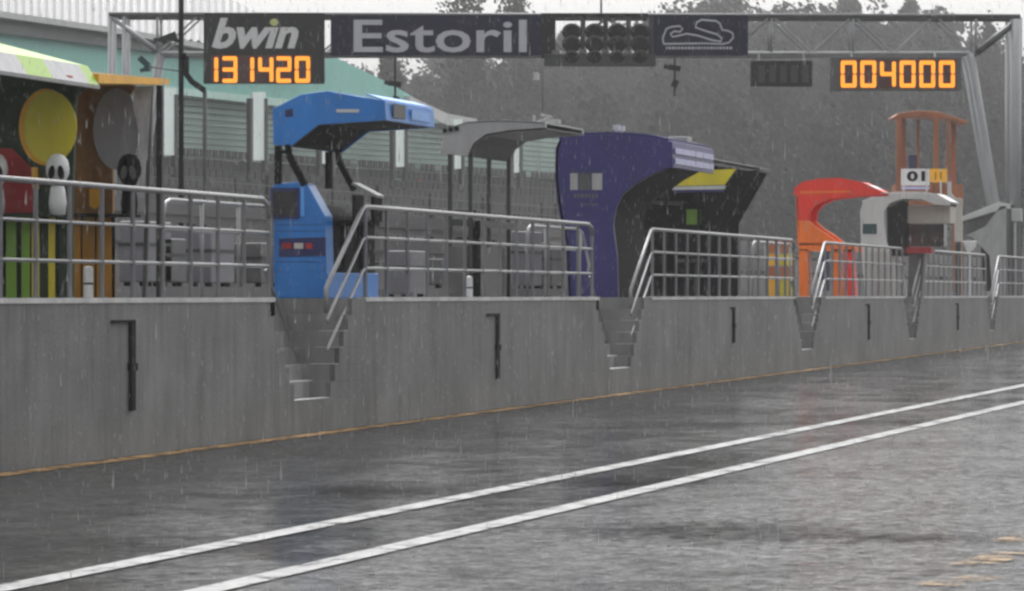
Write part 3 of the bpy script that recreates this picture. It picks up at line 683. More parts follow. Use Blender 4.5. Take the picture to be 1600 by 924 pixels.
# ------------------------------------------------------------------ yellow crates behind the third railing
p = onY(1236, 455, 13.9); X0 = p.x
for k, (x0, x1, m_, lab) in enumerate(((1196, 1212, 'amber', 'amber plastic stack seen through the third railing, left one'), (1214, 1233, 'ochre', 'ochre plastic stack seen through the third railing, right one'))):
    t = thing('crate_stack', lab, 'crates', (X0, 14.2+k*.3, PT), 'plastic crates behind the third railing')
    for j in range(4):
        z0 = 455-j*20; a = onX(x0, z0, X0); c = onX(x1, z0-18, X0)
        if j == 0: a.z = PT
        one(lambda b: (b.box(X0, X0+.6, c.y, a.y, a.z, c.z-.03), b.box(X0-.015, X0+.615, c.y-.015, a.y+.015, c.z-.03, c.z)), 'crate', m_ if j % 2 == 0 else 'orange_brown', t)

# ------------------------------------------------------------------ green / yellow kiosk on the left
YK = 12.95
def kp(px, py, Y=YK): return onY(px, py, Y)
kx1 = onY(135, 455, YK).x; kx2 = onY(250, 455, YK).x; kx0 = onY(-120, 455, YK).x
k1 = thing('kiosk', 'green kiosk with striped white and green awning and yellow oval panel at far left', 'kiosk', (kx0, 14.5, PT))
zA = kp(135, 103).z; zBm = kp(135, 135).z
# awning fascia in stripes
edges = [-120, -50, 0, 24, 66, 123, 137]
cols = ['white', 'awning_green', 'white', 'white', 'awning_green', 'white', 'awning_green']
ed = [(-120, -62, 'fabric_white'), (-62, -18, 'awning_green'), (-18, 24, 'fabric_white'), (24, 66, 'awning_green'), (66, 122, 'fabric_white'), (122, 137, 'awning_green')]
for a, c, m_ in ed:
    xa, xb = kp(a, 100).x, kp(c, 100).x
    P('awning_stripe', m_, k1, [(xa, YK, zA), (xb, YK, zA), (xb, YK-.12, zBm), (xa, YK-.12, zBm)], (0, .03, 0))
P('awning_mark', 'darkred', k1, [(kp(91, 110).x, YK-.06, zA-.22), (kp(99, 110).x, YK-.06, zA-.22), (kp(99, 110).x, YK-.04, zA-.13), (kp(91, 110).x, YK-.04, zA-.13)], (0, -.05, 0))
P('roof', 'awning_green', k1, [(kx0, YK, zA), (kx0, YK+1.0, zA+.26), (kx0, YK+2.2, zA+.1), (kx0, YK+2.2, zA+.05), (kx0, YK+.03, zA-.04)], EX(kx1-kx0))
one(lambda b: b.bar((kx0, YK-.12, zBm-.01), (kx1, YK-.12, zBm-.01), .035), 'awning_bar', 'lightgrey', k1)
g = XP(kx1)
P('end_wall', 'darkgreen', k1, [low(g(-130, 455)), g(-130, 108), g(133, 112), g(133, 137), g(118, 150), g(112, 330), low(g(112, 455))], EX(.06))
yo = [g(78+44*math.cos(t)+(-6 if math.cos(t) > .3 and math.sin(t) < -.1 else 0), 198-60*math.sin(t)*-1) for t in [2*math.pi*k/28 for k in range(28)]]
P('oval_rim', 'amber', k1, [g(76+43*math.cos(2*math.pi*k/28)-3, 199+60*math.sin(2*math.pi*k/28)) for k in range(28)], EX(-.012))
P('oval_panel', 'yellow', k1, [g(80+41*math.cos(2*math.pi*k/28), 199+57*math.sin(2*math.pi*k/28))-EX(.012) for k in range(28)], EX(-.012))
P('red_panel', 'darkred', k1, [g(-130, 333)-EX(.02), g(-130, 232)-EX(.02), g(20, 232)-EX(.02), g(50, 262)-EX(.02), g(62, 333)-EX(.02)], EX(-.01))
for x0, x1, m_ in ((-60, -40, 'green_panel'), (-30, -8, 'green_panel'), (12, 28, 'green_panel'), (36, 49, 'green_panel'), (52, 64, 'ochre'), (66, 76, 'darkgreen'), (78, 88, 'yellow')):
    P('counter_panel', m_, k1, [low(g(x0, 455))-EX(.03), g(x0, 338)-EX(.03), g(x1, 338)-EX(.03), low(g(x1, 455))-EX(.03)], EX(-.012))
P('counter_base', 'black', k1, [low(g(-130, 455)), g(-130, 336), g(92, 336), low(g(92, 455))], EX(-.02))
P('counter_top', 'darkgreen', k1, [g(-130, 340), g(-130, 336), g(104, 336), g(104, 340)], EX(-.5))
one(lambda b: b.bar(g(58, 296)-EX(.03), g(56, 262)-EX(.03), .05), 'flame_panel', 'amber', k1)
k2 = thing('kiosk', 'yellow kiosk with brown end wall and round grey panel beside the green kiosk', 'kiosk', (kx1, 14.5, PT))
zr = kp(250, 133).z
P('roof', 'amber', k2, [(kx1+.06, YK-.1, zBm+.03), (kx2, YK-.1, zr), (kx2, YK-.1, zr+.06), (kx1+.06, YK-.1, zBm+.12)], (0, 2.4, 0))
P('roof_sheet', 'cream', k2, [(kx1+.06, YK+.1, zBm+.125), (kx2-.02, YK+.1, zr+.065), (kx2-.02, YK+.1, zr+.075), (kx1+.06, YK+.1, zBm+.15)], (0, 2.0, 0))
g = XP(kx2-.1)
P('end_wall', 'brown', k2, [low(g(95, 455)), g(95, 130), g(212, 134), g(190, 170), g(176, 240), g(176, 330), low(g(180, 455))], EX(.05))
P('round_panel', 'disc_grey', k2, [g(184+37*math.cos(2*math.pi*k/28)+(-3 if k in (25, 26, 27, 0, 1) else 0), 202+64*math.sin(2*math.pi*k/28))-EX(.012) for k in range(28)], EX(-.015))
for x0, x1 in ((92, 110), (113, 128), (131, 150), (153, 176)):
    P('counter_panel', 'brown_panel', k2, [low(g(x0, 455))-EX(.03), g(x0, 338)-EX(.03), g(x1, 338)-EX(.03), low(g(x1, 455))-EX(.03)], EX(-.012))
P('counter_base', 'black', k2, [low(g(90, 455)), g(90, 334), g(180, 334), low(g(180, 455))], EX(-.02))
P('counter_top', 'black', k2, [g(90, 340), g(90, 336), g(220, 336), g(220, 340)], EX(-.5))
P('ornament', 'amber', k2, [g(143, 322)-EX(.05), g(143, 296)-EX(.05), g(160, 294)-EX(.05), g(162, 318)-EX(.05), g(152, 328)-EX(.05)], EX(-.012))
P('curtain', 'plastic', k2, [g(213, 135)-EX(.04), g(240, 134)-EX(.04), g(232, 250)-EX(.04), g(214, 275)-EX(.04), g(221, 215)-EX(.04), g(210, 165)-EX(.04)], EX(-.01))
one(lambda b: b.bar(low(g(250, 455)), g(250, 134), .06), 'post', 'darkgrey', k2)
one(lambda b: b.bar(low(g(226, 455)), g(236, 134), .04), 'post', 'midgrey', k2)
one(lambda b: b.bar(low(g(120, 455))+EX(-.2), g(120, 134)+EX(-.2), .05), 'post', 'black', k2)

# mascots
def mascot(px, m1, m2, lab, Xo, wide=1.0):
    g = XP(Xo); c = g(px, 336); zh = g(px, 241).z; H = zh-c.z
    t = thing('mascot_figure', lab, 'figure', c, 'figures at the kiosk counters')
    one(lambda b: b.lathe((c.x, c.y, c.z), [(.075, 0), (.085, H*.2), (.07, H*.42), (.05, H*.5), (.03, H*.55)], 14), 'body', m1, t, smooth=True)
    one(lambda b: b.lathe((c.x, c.y, c.z+H*.47), [(.035, 0), (.065, H*.04), (.108, H*.2), (.112, H*.3), (.098, H*.42), (.06, H*.51), (.015, H*.535)], 16, wide, wide), 'head', m1, t, smooth=True)
    vd = Vector((-CO, -SI, 0)); rd = RGT
    for sg in (-1, 1):
        q = Vector((c.x, c.y, c.z+H*.69))+vd*.10*wide+rd*(.044*sg)
        b = MB(); b.prism([q+rd*(.030*math.cos(a)-.008*sg*math.sin(a))+UP*(.068*math.sin(a)) for a in [2*math.pi*k/14 for k in range(14)]], vd*.02); b.build('eye', m2, t)
mascot(90, 'white', 'black', 'white mask-like figure with tall black eyes at the green kiosk', kx1-.28)
mascot(202, 'black', 'midgrey', 'black figure with pale eyes beside the brown kiosk wall', kx2-.4, 1.08)
mascot(-6, 'white', 'black', 'white figure with black eyes cut off by the left edge', kx1-.28)

# ------------------------------------------------------------------ equipment behind the railings
def eq(px0, px1, ytop, Y, m_, lab, cat='equipment case', lx=.9):
    a = onY(px1, 455, Y); X = a.x; l = onX(px0, 455, X); zt_ = onX(px0, ytop, X).z
    zb_ = PT+.14 if Y > 15.1 else PT
    t = thing('equipment_case', lab, cat, (X, (a.y+l.y)/2, zb_), 'grey equipment cases on the platform')
    y0, y1 = a.y, min(l.y, YB-.05)
    one(lambda b: b.box(X, X+lx, y0, y1, zb_+.05, zt_), 'body', m_, t, .015)
    one(lambda b: b.box(X-.012, X+lx+.012, y0-.012, y1+.012, zb_+(zt_-zb_)*.62, zb_+(zt_-zb_)*.62+.04), 'lid_seam', 'darkgrey', t)
    one(lambda b: [b.box(x_, x_+.1, y_, y_+.06, zb_, zb_+.05) for x_ in (X+.05, X+lx-.15) for y_ in (y0+.04, y1-.1)], 'wheels', 'black', t)
eq(186, 228, 346, 15.3, 'casegrey', 'tall grey flight case just right of the yellow kiosk')
eq(232, 252, 372, 15.3, 'midgrey', 'narrow dark grey case between flight case and second railing')
eq(262, 330, 362, 15.3, 'casegrey', 'wide grey case seen through the left railing')
eq(338, 408, 380, 15.3, 'midgrey', 'low grey case beside the blue console')
eq(600, 640, 392, 14.6, 'casegrey', 'grey case directly right of the blue stand')
eq(655, 690, 405, 15.3, 'midgrey', 'grey case left of the grey canopy legs')
eq(800, 826, 362, 15.3, 'casegrey', 'grey case under the tip of the grey canopy')
eq(836, 862, 380, 15.3, 'midgrey', 'low grey case left of the purple stand')
# trackside barrier
tb = thing('trackside_barrier', 'grey concrete and steel trackside barrier behind the platform', 'barrier', (60, 17.2, 0))
one(lambda b: b.box(16, 190, YB+.02, YB+.32, -.3, PT+.5), 'base', 'barrier', tb)
for z in (.62, 1.0):
    one(lambda b: (b.box(16, 190, YB+.05, YB+.09, PT+z, PT+z+.11), b.box(16, 190, YB+.02, YB+.06, PT+z+.1, PT+z+.2), b.box(16, 190, YB+.05, YB+.09, PT+z+.19, PT+z+.3)), 'rail', 'midgrey', tb)
x = 17
while x < 130:
    one(lambda b: b.box(x, x+.1, YB+.1, YB+.2, PT+.45, PT+1.35), 'post', 'darkgrey', tb); x += 4

# ------------------------------------------------------------------ gantry
ZG = 106.0
def G(px, py, d=0.0): return atZ(px, py, ZG)+FWD*d
gt = thing('start_gantry', 'long grey steel truss gantry spanning the track above the stands', 'gantry', (G(880, 460).x, G(880, 460).y, 0))
for d in (0, 1.1):
    T('chord', 'truss_dark', gt, [G(170, 23, d), G(1594, 26, d)], .07)
    T('chord', 'truss', gt, [G(246, 84, d), G(1525, 84, d)], .06)
n = 20; 
b = MB()
xs_ = [246+(1525-246)*k/n for k in range(n+1)]
for k in range(n):
    for d in (0, 1.1):
        a, c = (24, 84) if k % 2 else (84, 24)
        b.tube([G(xs_[k], a, d), G(xs_[k+1], c, d)], .03, 6)
b.build('lattice', 'truss', gt)
for k in (0, 4, 8, 12, 15, 17, 20): 
    for d in (0, 1.1): T('upright', 'truss', gt, [G(xs_[k], 24, d), G(xs_[k], 84, d)], .04, 6)
b = MB()
for k in range(0, n+1, 2): b.tube([G(xs_[k], 24, 0), G(xs_[k], 24, 1.1)], .03, 6); b.tube([G(xs_[k], 84, 0), G(xs_[k], 84, 1.1)], .03, 6)
b.build('cross_tie', 'truss', gt)
for d in (0, 1.1):
    q = G(1587, 30, d); T('leg', 'truss', gt, [q, Vector((q.x, q.y, PT))], .15, 12)
    T('leg', 'truss', gt, [G(1516, 84, d), G(1556, 322, d), G(1572, 440, d)], .12, 10)
    T('brace', 'truss_dark', gt, [G(1588, 34, d), G(1526, 84, d)], .09, 8)
    q = G(172, 23, d); T('leg', 'truss', gt, [q, Vector((q.x, q.y, 0))], .06, 10)
    q = G(194, 23, d); T('leg', 'truss', gt, [q, Vector((q.x, q.y, 0))], .06, 10)
    T('leg', 'truss', gt, [G(248, 84, d), G(222, 260, d), G(205, 440, d)], .08, 10)
    T('brace', 'truss', gt, [G(176, 28, d), G(244, 80, d)], .07, 8)
q = G(1598, 26, .5); T('pole', 'truss_dark', gt, [q, Vector((q.x, q.y, PT))], .05)
T('lightning_rod', 'truss_dark', gt, [G(940, -6, .5), G(940, 22, .5)], .03, 6)

def panelG(name, m_, par, x0, y0, x1, y1, d=-.15, th=.1, bevel=0.0):
    return P(name, m_, par, [G(x0, y1, d), G(x0, y0, d), G(x1, y0, d), G(x1, y1, d)], FWD*th, bevel)
# sponsor sign + clock
sp = thing('clock_sign', 'black sign with slanted white lettering and orange digital clock', 'sign', G(414, 132, -.3))
panelG('board', 'sign_black', sp, 320, 22, 508, 132, -.45, .3, .01)
text('bwın', 'lettering', 'lettering_white', sp, G(333, 78, -.455), RGT, (78-30)/F*ZG, (468-333)/F*ZG, .015, shear=.28, bold=.035)
b = MB(); c = G(430, 37, -.455); b.prism([c+RGT*(.12*math.cos(a))+UP*(.10*math.sin(a)) for a in [2*math.pi*k/16 for k in range(16)]], -FWD*.02); b.build('dot', 'lime_dot', sp)
SEG = {'0': 'abcdef', '1': 'bc', '2': 'abged', '3': 'abgcd', '4': 'fgbc'}
def digit(ch, x0, x1, y0, y1, par, d):
    b = MB(); th = 6.2; ym = (y0+y1)/2
    def hb(y): b.prism([G(x0+1.6, y+th/2, d), G(x0+.4, y, d), G(x0+1.6, y-th/2, d), G(x1-1.6, y-th/2, d), G(x1-.4, y, d), G(x1-1.6, y+th/2, d)], -FWD*.02)
    def vb(x, ya, yb): b.prism([G(x-th/2+.2, ya+1.6, d), G(x, ya+.4, d), G(x+th/2-.2, ya+1.6, d), G(x+th/2-.2, yb-1.6, d), G(x, yb-.4, d), G(x-th/2+.2, yb-1.6, d)], -FWD*.02)
    for s_ in SEG[ch]:
        if s_ == 'a': hb(y0+th/2-1)
        if s_ == 'g': hb(ym)
        if s_ == 'd': hb(y1-th/2+1)
        if s_ == 'b': vb(x1-th/2, y0, ym)
        if s_ == 'c': vb(x1-th/2, ym, y1)
        if s_ == 'f': vb(x0+th/2, y0, ym)
        if s_ == 'e': vb(x0+th/2, ym, y1)
    b.build('digit', 'led', par)
for ch, x0, x1 in (('1', 320, 343), ('3', 349, 373), ('1', 376, 399), ('4', 405, 429), ('2', 433, 457), ('0', 462, 486)):
    panelG('digit_back', 'led_dark', sp, max(332, x0-1), 88, x1+2, 133-2, -.456, .004)
    digit(ch, x0, x1, 91, 130, sp, -.458)
# main banner
bn = thing('banner', 'dark purple banner on the gantry with large pale lettering', 'banner', G(680, 88, -.2))
panelG('cloth', 'banner', bn, 517, 25, 846, 88, -.2, .04)
text('Estoril', 'lettering', 'lettering', bn, G(553, 83, -.205), RGT, (83-32)/F*ZG, (823-553)/F*ZG, .012, bold=.012)
# start lights
sl_ = thing('start_lights', 'cluster of unlit black start lights hung on the gantry between two banners', 'traffic light', G(935, 105, -.3))
panelG('backing', 'dark', sl_, 846, 25, 868, 92, -.2, .08)
panelG('lower_box', 'darkgrey', sl_, 850, 86, 1024, 105, -.35, .25, .01)
panelG('top_bar', 'dark', sl_, 846, 22, 1012, 27, -.3, .1)
for k in range(4):
    cx = 893+k*35.5
    panelG('column_board', 'dark', sl_, cx-9, 44, cx+9, 100, -.25, .1)
    for j, cy in enumerate((51, 70, 90)):
        b = MB(); c = G(cx, cy, -.3)
        r_ = 15.5/F*ZG if j < 2 else 12/F*ZG
        b.prism([c+RGT*(r_*math.cos(a))+UP*(r_*.85*math.sin(a)) for a in [2*math.pi*m_/18 for m_ in range(18)]], -FWD*.06)
        o = b.build('lamp', 'black', sl_)
        b = MB(); b.tube([c-FWD*.08+RGT*(r_*.8*math.cos(a))+UP*(r_*.7*math.sin(a)) for a in [math.pi*m_/8 for m_ in range(9)]], .04, 6); b.build('hood', 'darkgrey', o)
    one(lambda b: b.bar(G(cx+17.7, 27, -.2), G(cx+17.7, 98, -.2), .12), 'hanger', 'darkgrey', sl_)
for cx, cy in ((868, 83), (910, 82), (945, 82), (980, 84)): panelG('maker_plate', 'midgrey', sl_, cx-6, cy-3, cx+6, cy+3, -.42, .02)
# banner with circuit outline
cb = thing('banner', 'dark purple banner on the gantry with pale outline of the race circuit', 'banner', G(1096, 88, -.2))
panelG('cloth', 'banner', cb, 1014, 25, 1168, 88, -.2, .04)
cir = [(1036, 69), (1035, 60), (1041, 46), (1050, 43), (1062, 42), (1066, 46), (1062, 51), (1053, 50), (1047, 54), (1050, 59), (1060, 57), (1072, 54), (1090, 57), (1112, 64), (1126, 66), (1127, 61), (1120, 55), (1100, 49), (1086, 44), (1088, 36), (1096, 32), (1104, 33), (1118, 34), (1124, 38), (1128, 48), (1136, 49), (1144, 53), (1145, 60), (1138, 68), (1128, 70), (1100, 69), (1036, 70)]
one(lambda b: b.tube([G(x, y, -.215) for x, y in cir], .026, 6), 'circuit_outline', 'lettering', cb)
b = MB()
random.seed(3); x = 1040
while x < 1142:
    w_ = random.choice((2.5, 3.2, 4)); b.prism([G(x, 78, -.2), G(x, 74, -.2), G(x+w_, 74, -.2), G(x+w_, 78, -.2)], -FWD*.01); x += w_+1.6
b.build('small_lettering', 'lettering', cb)
# unlit board and lap counter
ub = thing('display_board', 'unlit black display board hanging under the right of the gantry', 'display', G(1220, 137, -.2))
panelG('housing', 'sign_black', ub, 1172, 96, 1268, 136, -.3, .25, .01)
b = MB()
for k in range(5): b.prism([G(1184+k*17, 130, -.305), G(1184+k*17, 103, -.305), G(1194+k*17, 103, -.305), G(1194+k*17, 130, -.305)], -FWD*.01)
b.build('dark_digits', 'darkgrey', ub)
for px in (1185, 1255): one(lambda b: b.bar(G(px, 97, -.15), G(px, 84, -.05), .05), 'hanger', 'truss', ub)
lc = thing('digital_counter', 'glowing orange six digit counter under the right end of the gantry', 'display', G(1402, 140, -.2))
panelG('housing', 'housing_grey', lc, 1296, 90, 1500, 143, -.3, .25, .01)
for k, ch in enumerate('004000'):
    x0 = 1312+k*30.6
    panelG('digit_back', 'led_dark', lc, x0-2, 94, x0+27, 140, -.306, .004)
    digit(ch, x0, x0+25, 97, 137, lc, -.308)
for px in (1330, 1460): one(lambda b: b.bar(G(px, 91, -.15), G(px, 84, -.05), .05), 'hanger', 'truss', lc)
# hanging cameras
def hang(px, y0, y1, lab, cy, lamp=False, d=.3):
    t = thing('hanging_camera', lab, 'camera', G(px, y1, d), 'small devices hung from the gantry')
    T('rod', 'dark', t, [G(px, y0, d), G(px, y1, d)], .03, 6)
    b = MB(); c = G(px, cy, d); b.bar(c-RGT*.18, c+RGT*.16-UP*.05, .16, .14); b.tube([c-RGT*.18, c-RGT*.3+UP*.03], .06, 8); b.build('camera_body', 'white' if lamp else 'dark', t)
    if not lamp:
        b = MB(); b.bar(G(px-4, cy+24, d), G(px+5, cy+28, d), .16, .2); b.build('mount', 'dark', t)
hang(617, 88, 166, 'black camera hanging under the banner lettering, above the blue stand', 129)
hang(1055, 88, 150, 'black device hanging under the circuit outline banner', 104)
t = thing('hanging_lamp', 'small white lamp on a thin rod below the start lights', 'lamp', G(846, 180, .3))
T('rod', 'darkgrey', t, [G(848, 105, .3), G(848, 182, .3)], .018, 6)
one(lambda b: b.bar(G(838, 124, .3), G(838, 112, .3), .13), 'lamp_head', 'white', t)
one(lambda b: b.bar(G(838, 114, .3), G(848, 112, .3), .03), 'arm', 'darkgrey', t)

# tall mast with boom and camera, left of clock sign
Zm = 62
def Q(px, py): return atZ(px, py, Zm)
ms = thing('camera_mast', 'thin dark mast with angled bracket and small camera left of the clock sign', 'mast', Vector((Q(283, 460).x, Q(283, 460).y, 0)))
q = Q(283, -60); T('pole', 'dark', ms, [q, Vector((q.x, q.y, 0))], .045, 8)
T('bracket', 'dark', ms, [Q(291, 88), Q(291, 116), Q(300, 128), Q(320, 142)], .05, 8)
q = Q(320, 142); T('pole', 'darkgrey', ms, [q, Vector((q.x, q.y, 0))], .035, 8)
T('arm', 'midgrey', ms, [Q(283, 112), Q(235, 105)], .012, 6)
one(lambda b: (b.bar(Q(218, 90), Q(231, 102), .1), b.bar(Q(230, 98), Q(231, 112), .09), b.bar(Q(219, 111), Q(226, 109), .06)), 'device', 'teal_dark', ms)
one(lambda b: (b.bar(Q(252, 64), Q(276, 55), .14, .12), b.bar(Q(240, 63), Q(252, 62), .06), b.bar(Q(270, 62), Q(283, 66), .05)), 'camera', 'darkgrey', ms)
T('bracket', 'dark', ms, [Q(283, 88), Q(291, 88)], .06, 8)

# ------------------------------------------------------------------ catch fence across the track
YF = 30.4
cf = thing('catch_fence', 'tall wire debris fence with thin dark posts beyond the track', 'fence', (onY(283, 460, YF).x, YF, 0))
xa, xb = onY(225, 460, YF).x, onY(872, 460, YF).x
HF = 4.35
for px in (250, 320, 368, 418, 520, 590, 672, 755, 846, 868):
    x = onY(px, 460, YF).x; top = HF*(1 if px in (250, 418, 590) else .97)
    one(lambda b: b.bar((x, YF, gz(x)), (x, YF, gz(x)+top), .10 if top == HF else .06), 'post', 'darkgrey', cf)
b = MB(); z = .5
while z < HF: b.bar((xa, YF-.04, z), (xb, YF-.04, z+gz(xb)-gz(xa)), .022); z += .27
b.build('wire', 'midgrey', cf)
b = MB(); x = xa
while x < xb: b.bar((x, YF-.05, .2), (x, YF-.05, HF-.1), .010); x += 1.2
b.build('mesh_wire', 'midgrey', cf)

# ------------------------------------------------------------------ grandstand
ZS0 = 150.0; PH = math.atan2(2500, F)
gd_c = (math.sin(PH), math.cos(PH))            # (Xc, Zc)
gdir = FWD*gd_c[1]+RGT*gd_c[0]
gn = Vector((-gdir.y, gdir.x, 0))              # away from the track (to the left)
if gn.dot(RGT) > 0: gn = -gn
O = atZ(0, HY, ZS0)
def S(px, py, off=0.0):
    r = ray(px); o = O+gn*off
    # CAM + r Z on plane through o with normal gn
    Z = (o-CAM).dot(gn)/r.dot(gn)
    return atZ(px, py, Z)
gs = thing('grandstand', 'long teal and grey grandstand with pale ribbed roof across the track at left', 'grandstand', (O.x, O.y, 0))
def SP(name, m_, pts, off, th): return P(name, m_, gs, [S(x, y, off) for x, y in pts], gn*th)
# roof
rl = [S(-260, -14, 0), S(200, 52, 0), S(330, 76, 0), S(560, 118, 0)]
ru = [S(-260, -190, 9), S(200, -56, 9), S(345, -8, 9), S(440, 18, 6), S(560, 108, 1)]
P('roof_fascia', 'offwhite', gs, [S(-260, -20, -.1), S(200, 46, -.1), S(480, 98, -.1), S(480, 106, -.1), S(200, 55, -.1), S(-260, -9, -.1)], gn*.4)
b = MB()
bot = [S(x, -14+(x+260)*.142, 0) for x in range(-260, 520, 12)]
def roof_top(x):
    if x < 345: y = -190+(x+260)*(182/605.)
    else: y = -8+(x-345)*.5
    return S(x+ (0), y, max(.8, 9-(max(0, x-300))*.035))
top = [roof_top(x) for x in range(-260, 520, 12)]
for i in range(len(bot)-1):
    m0 = bot[i].lerp(bot[i+1], .5)+UP*.12; m1 = top[i].lerp(top[i+1], .5)+UP*.12
    b.face([bot[i], m0, m1, top[i]]); b.face([m0, bot[i+1], top[i+1], m1])
    b.face([bot[i]-UP*.2, top[i]-UP*.2, top[i+1]-UP*.2, bot[i+1]-UP*.2])
b.build('roof', 'roof_sheet', gs)
SP('soffit_shade', 'soffit_shade', [(-260, -12), (200, 54), (500, 106), (500, 110), (200, 76), (-260, 20)], .3, .3)  # grey band puts the roof's shadow into colour
SP('upper_wall', 'teal', [(-260, 18), (180, 70), (330, 92), (520, 88), (612, 132), (702, 186), (706, 192), (520, 170), (330, 146), (160, 124), (-260, 60)], .7, 3)
SP('lower_fascia', 'teal_pale', [(-260, 58), (160, 122), (330, 143), (520, 163), (712, 186), (720, 196), (520, 176), (330, 154), (160, 134), (-260, 80)], .5, 3.5)
SP('gable_trim', 'offwhite', [(640, 150), (700, 178), (745, 186), (745, 196), (700, 196), (640, 170)], .4, 1.5)
SP('screen_wall', 'screen_wall', [(-260, 60), (160, 124), (330, 150), (520, 172), (720, 192), (885, 214), (885, 282), (540, 256), (270, 240), (-260, 215)], 1.2, 2.5)
b = MB()
for k in range(9):
    f_ = k/9
    p0 = S(230, 150+f_*90, 1.1); p1 = S(880, 210+f_*68, 1.1); b.bar(p0, p1, .035)
b.build('louvre', 'housing_grey', gs)
for px, wd, y0, y1 in ((262, 25, 146, 243), (405, 20, 152, 251), (512, 18, 172, 256), (626, 16, 182, 261), (716, 13, 194, 264), (808, 11, 206, 270)):
    SP('column', 'col_white', [(px-wd/2, y1), (px-wd/2, y0-8), (px+wd/2, y0-8), (px+wd/2, y1)], -.6, .15)
    for sx in (-1, 1):
        q0 = px+sx*(wd/2+1.5)
        SP('pilaster', 'darkgrey', [(q0-2, 440), (q0-2, y0+2), (q0+2, y0+2), (q0+2, 440)], -.65, .2)
SP('notice', 'mint', [(618, 306), (618, 270), (634, 270), (634, 306)], .35, .1)
SP('notice', 'darkred', [(652, 300), (652, 280), (660, 280), (660, 300)], .35, .1)
# raked seating: rows stepping down towards the track
nr = 13
for k in range(nr):
    o_ = .9-k*.85; f0 = k/nr
    a0, a1 = 236+(445-236)*f0, 236+(445-236)*(k+1)/nr
    c0, c1 = 284+(450-284)*f0, 284+(450-284)*(k+1)/nr
    b = MB(); pa, pb_ = S(-260, a0-20*(1-f0), o_), S(905, c0, o_); pa2, pb2 = S(-260, a1-20*(1-(k+1)/nr), o_), S(905, c1, o_)
    b.prism([pa, pb_, pb2-UP*.3, pa2-UP*.3], gn*.95)
    b.build('seating_row', 'seat_wall' if k % 2 else 'seat_dark', gs)
    q0, q1 = S(150, a0-20*(1-f0)+(c0-a0)*.4, o_-.1), S(905, c0, o_-.1); nn = int((q1-q0).length/.62); sb = MB(); sr = random.Random(k)
    for j in range(nn):
        if sr.random() < .16: continue
        c_ = q0.lerp(q1, (j+.5)/nn)+UP*.02; sb.prism([c_-gdir*.22, c_+gdir*.22, c_+gdir*.20+UP*.34, c_-gdir*.20+UP*.34], gn*.06)
    kind(sb.build('seats', 'seat_dark' if k % 3 else 'housing_grey', gs), 'stuff')

# ------------------------------------------------------------------ hill and trees
prof = [(-500, 150), (200, 150), (480, 120), (600, 106), (650, 120), (690, 95), (850, 60), (1000, 50), (1060, 14), (1120, 6), (1300, 8), (1450, 20), (1520, 42), (1570, 80), (1620, 100), (1750, 130), (2100, 160)]
def pt(px):
    for (x0, y0), (x1, y1) in zip(prof, prof[1:]):
        if x0 <= px <= x1: return y0+(y1-y0)*(px-x0)/(x1-x0)
    return prof[0][1] if px < prof[0][0] else prof[-1][1]
ZH0, ZH1 = 250.0, 520.0
def hz(px, t): 
    Z = ZH0+(ZH1-ZH0)*t; ptop = pt(px)+75
    h = (HY-ptop)/F*ZH1+1.53
    return atZ(px, HY, Z), .8+ (h-.8)*(t**.85)
b = MB(); pxs = list(range(-500, 2101, 50)); NT = 12
for t_ in range(NT+1):
    for px in pxs:
        p, h = hz(px, t_/NT); b.v.append((p.x, p.y, h+random.uniform(-.4, .4)*(t_ > 0)))
W = len(pxs)
for i in range(NT):
    for j in range(W-1): b.f.append([i*W+j, i*W+j+1, (i+1)*W+j+1, (i+1)*W+j]); b.mi.append(0)
base = (NT)*W
for j in range(W-1):
    n_ = len(b.v); v0 = b.v[base+j]; v1 = b.v[base+j+1]
    b.v += [(v0[0]+80, v0[1]+20, -1), (v1[0]+80, v1[1]+20, -1)]; b.f.append([base+j, base+j+1, n_+1, n_]); b.mi.append(0)
kind(b.build('hill', 'hill_grass', smooth=True), 'structure')

def crown(b, c, rx, rz, n, leaf, rnd):
    """leaf faces spread over several clumps within an irregular crown"""
    cl = []
    for k in range(max(4, int(n/40))):
        a = rnd.uniform(0, 2*math.pi); rr = rnd.uniform(.15, .8); zz = rnd.uniform(-.8, .9)
        w = math.sqrt(max(0.05, 1-zz*zz*.8)); cl.append((Vector((rx*rr*w*math.cos(a), rx*rr*w*math.sin(a), rz*zz)), rnd.uniform(.25, .45)))
    for k in range(n):
        q, s_ = rnd.choice(cl)
        d = Vector((rnd.gauss(0, 1), rnd.gauss(0, 1), rnd.gauss(0, 1))).normalized()*rnd.uniform(.5, 1.05)
        p = Vector(c)+q+Vector((d.x*rx*s_, d.y*rx*s_, d.z*rz*s_*1.1))
        u = (Vector((rnd.gauss(-.9, .5), rnd.gauss(-.3, .5), rnd.gauss(.5, .4)))+d*.4).normalized(); v = u.orthogonal().normalized(); w_ = u.cross(v)
        l = leaf*rnd.uniform(.6, 1.5)
        b.face([p-v*l, p-w_*l*.6, p+v*l, p+w_*l*.6])
rnd = random.Random(11)
b = MB()
for k in range(760):
    t_ = rnd.random()**.8; px = rnd.uniform(430, 1800)
    p, h = hz(px, t_); r_ = rnd.uniform(2.2, 4.2)
    crown(b, (p.x, p.y, h+r_*.9), r_, r_*rnd.uniform(.9, 1.35), 260, .32, rnd)
kind(b.build('woodland', 'leaf_far'), 'stuff')
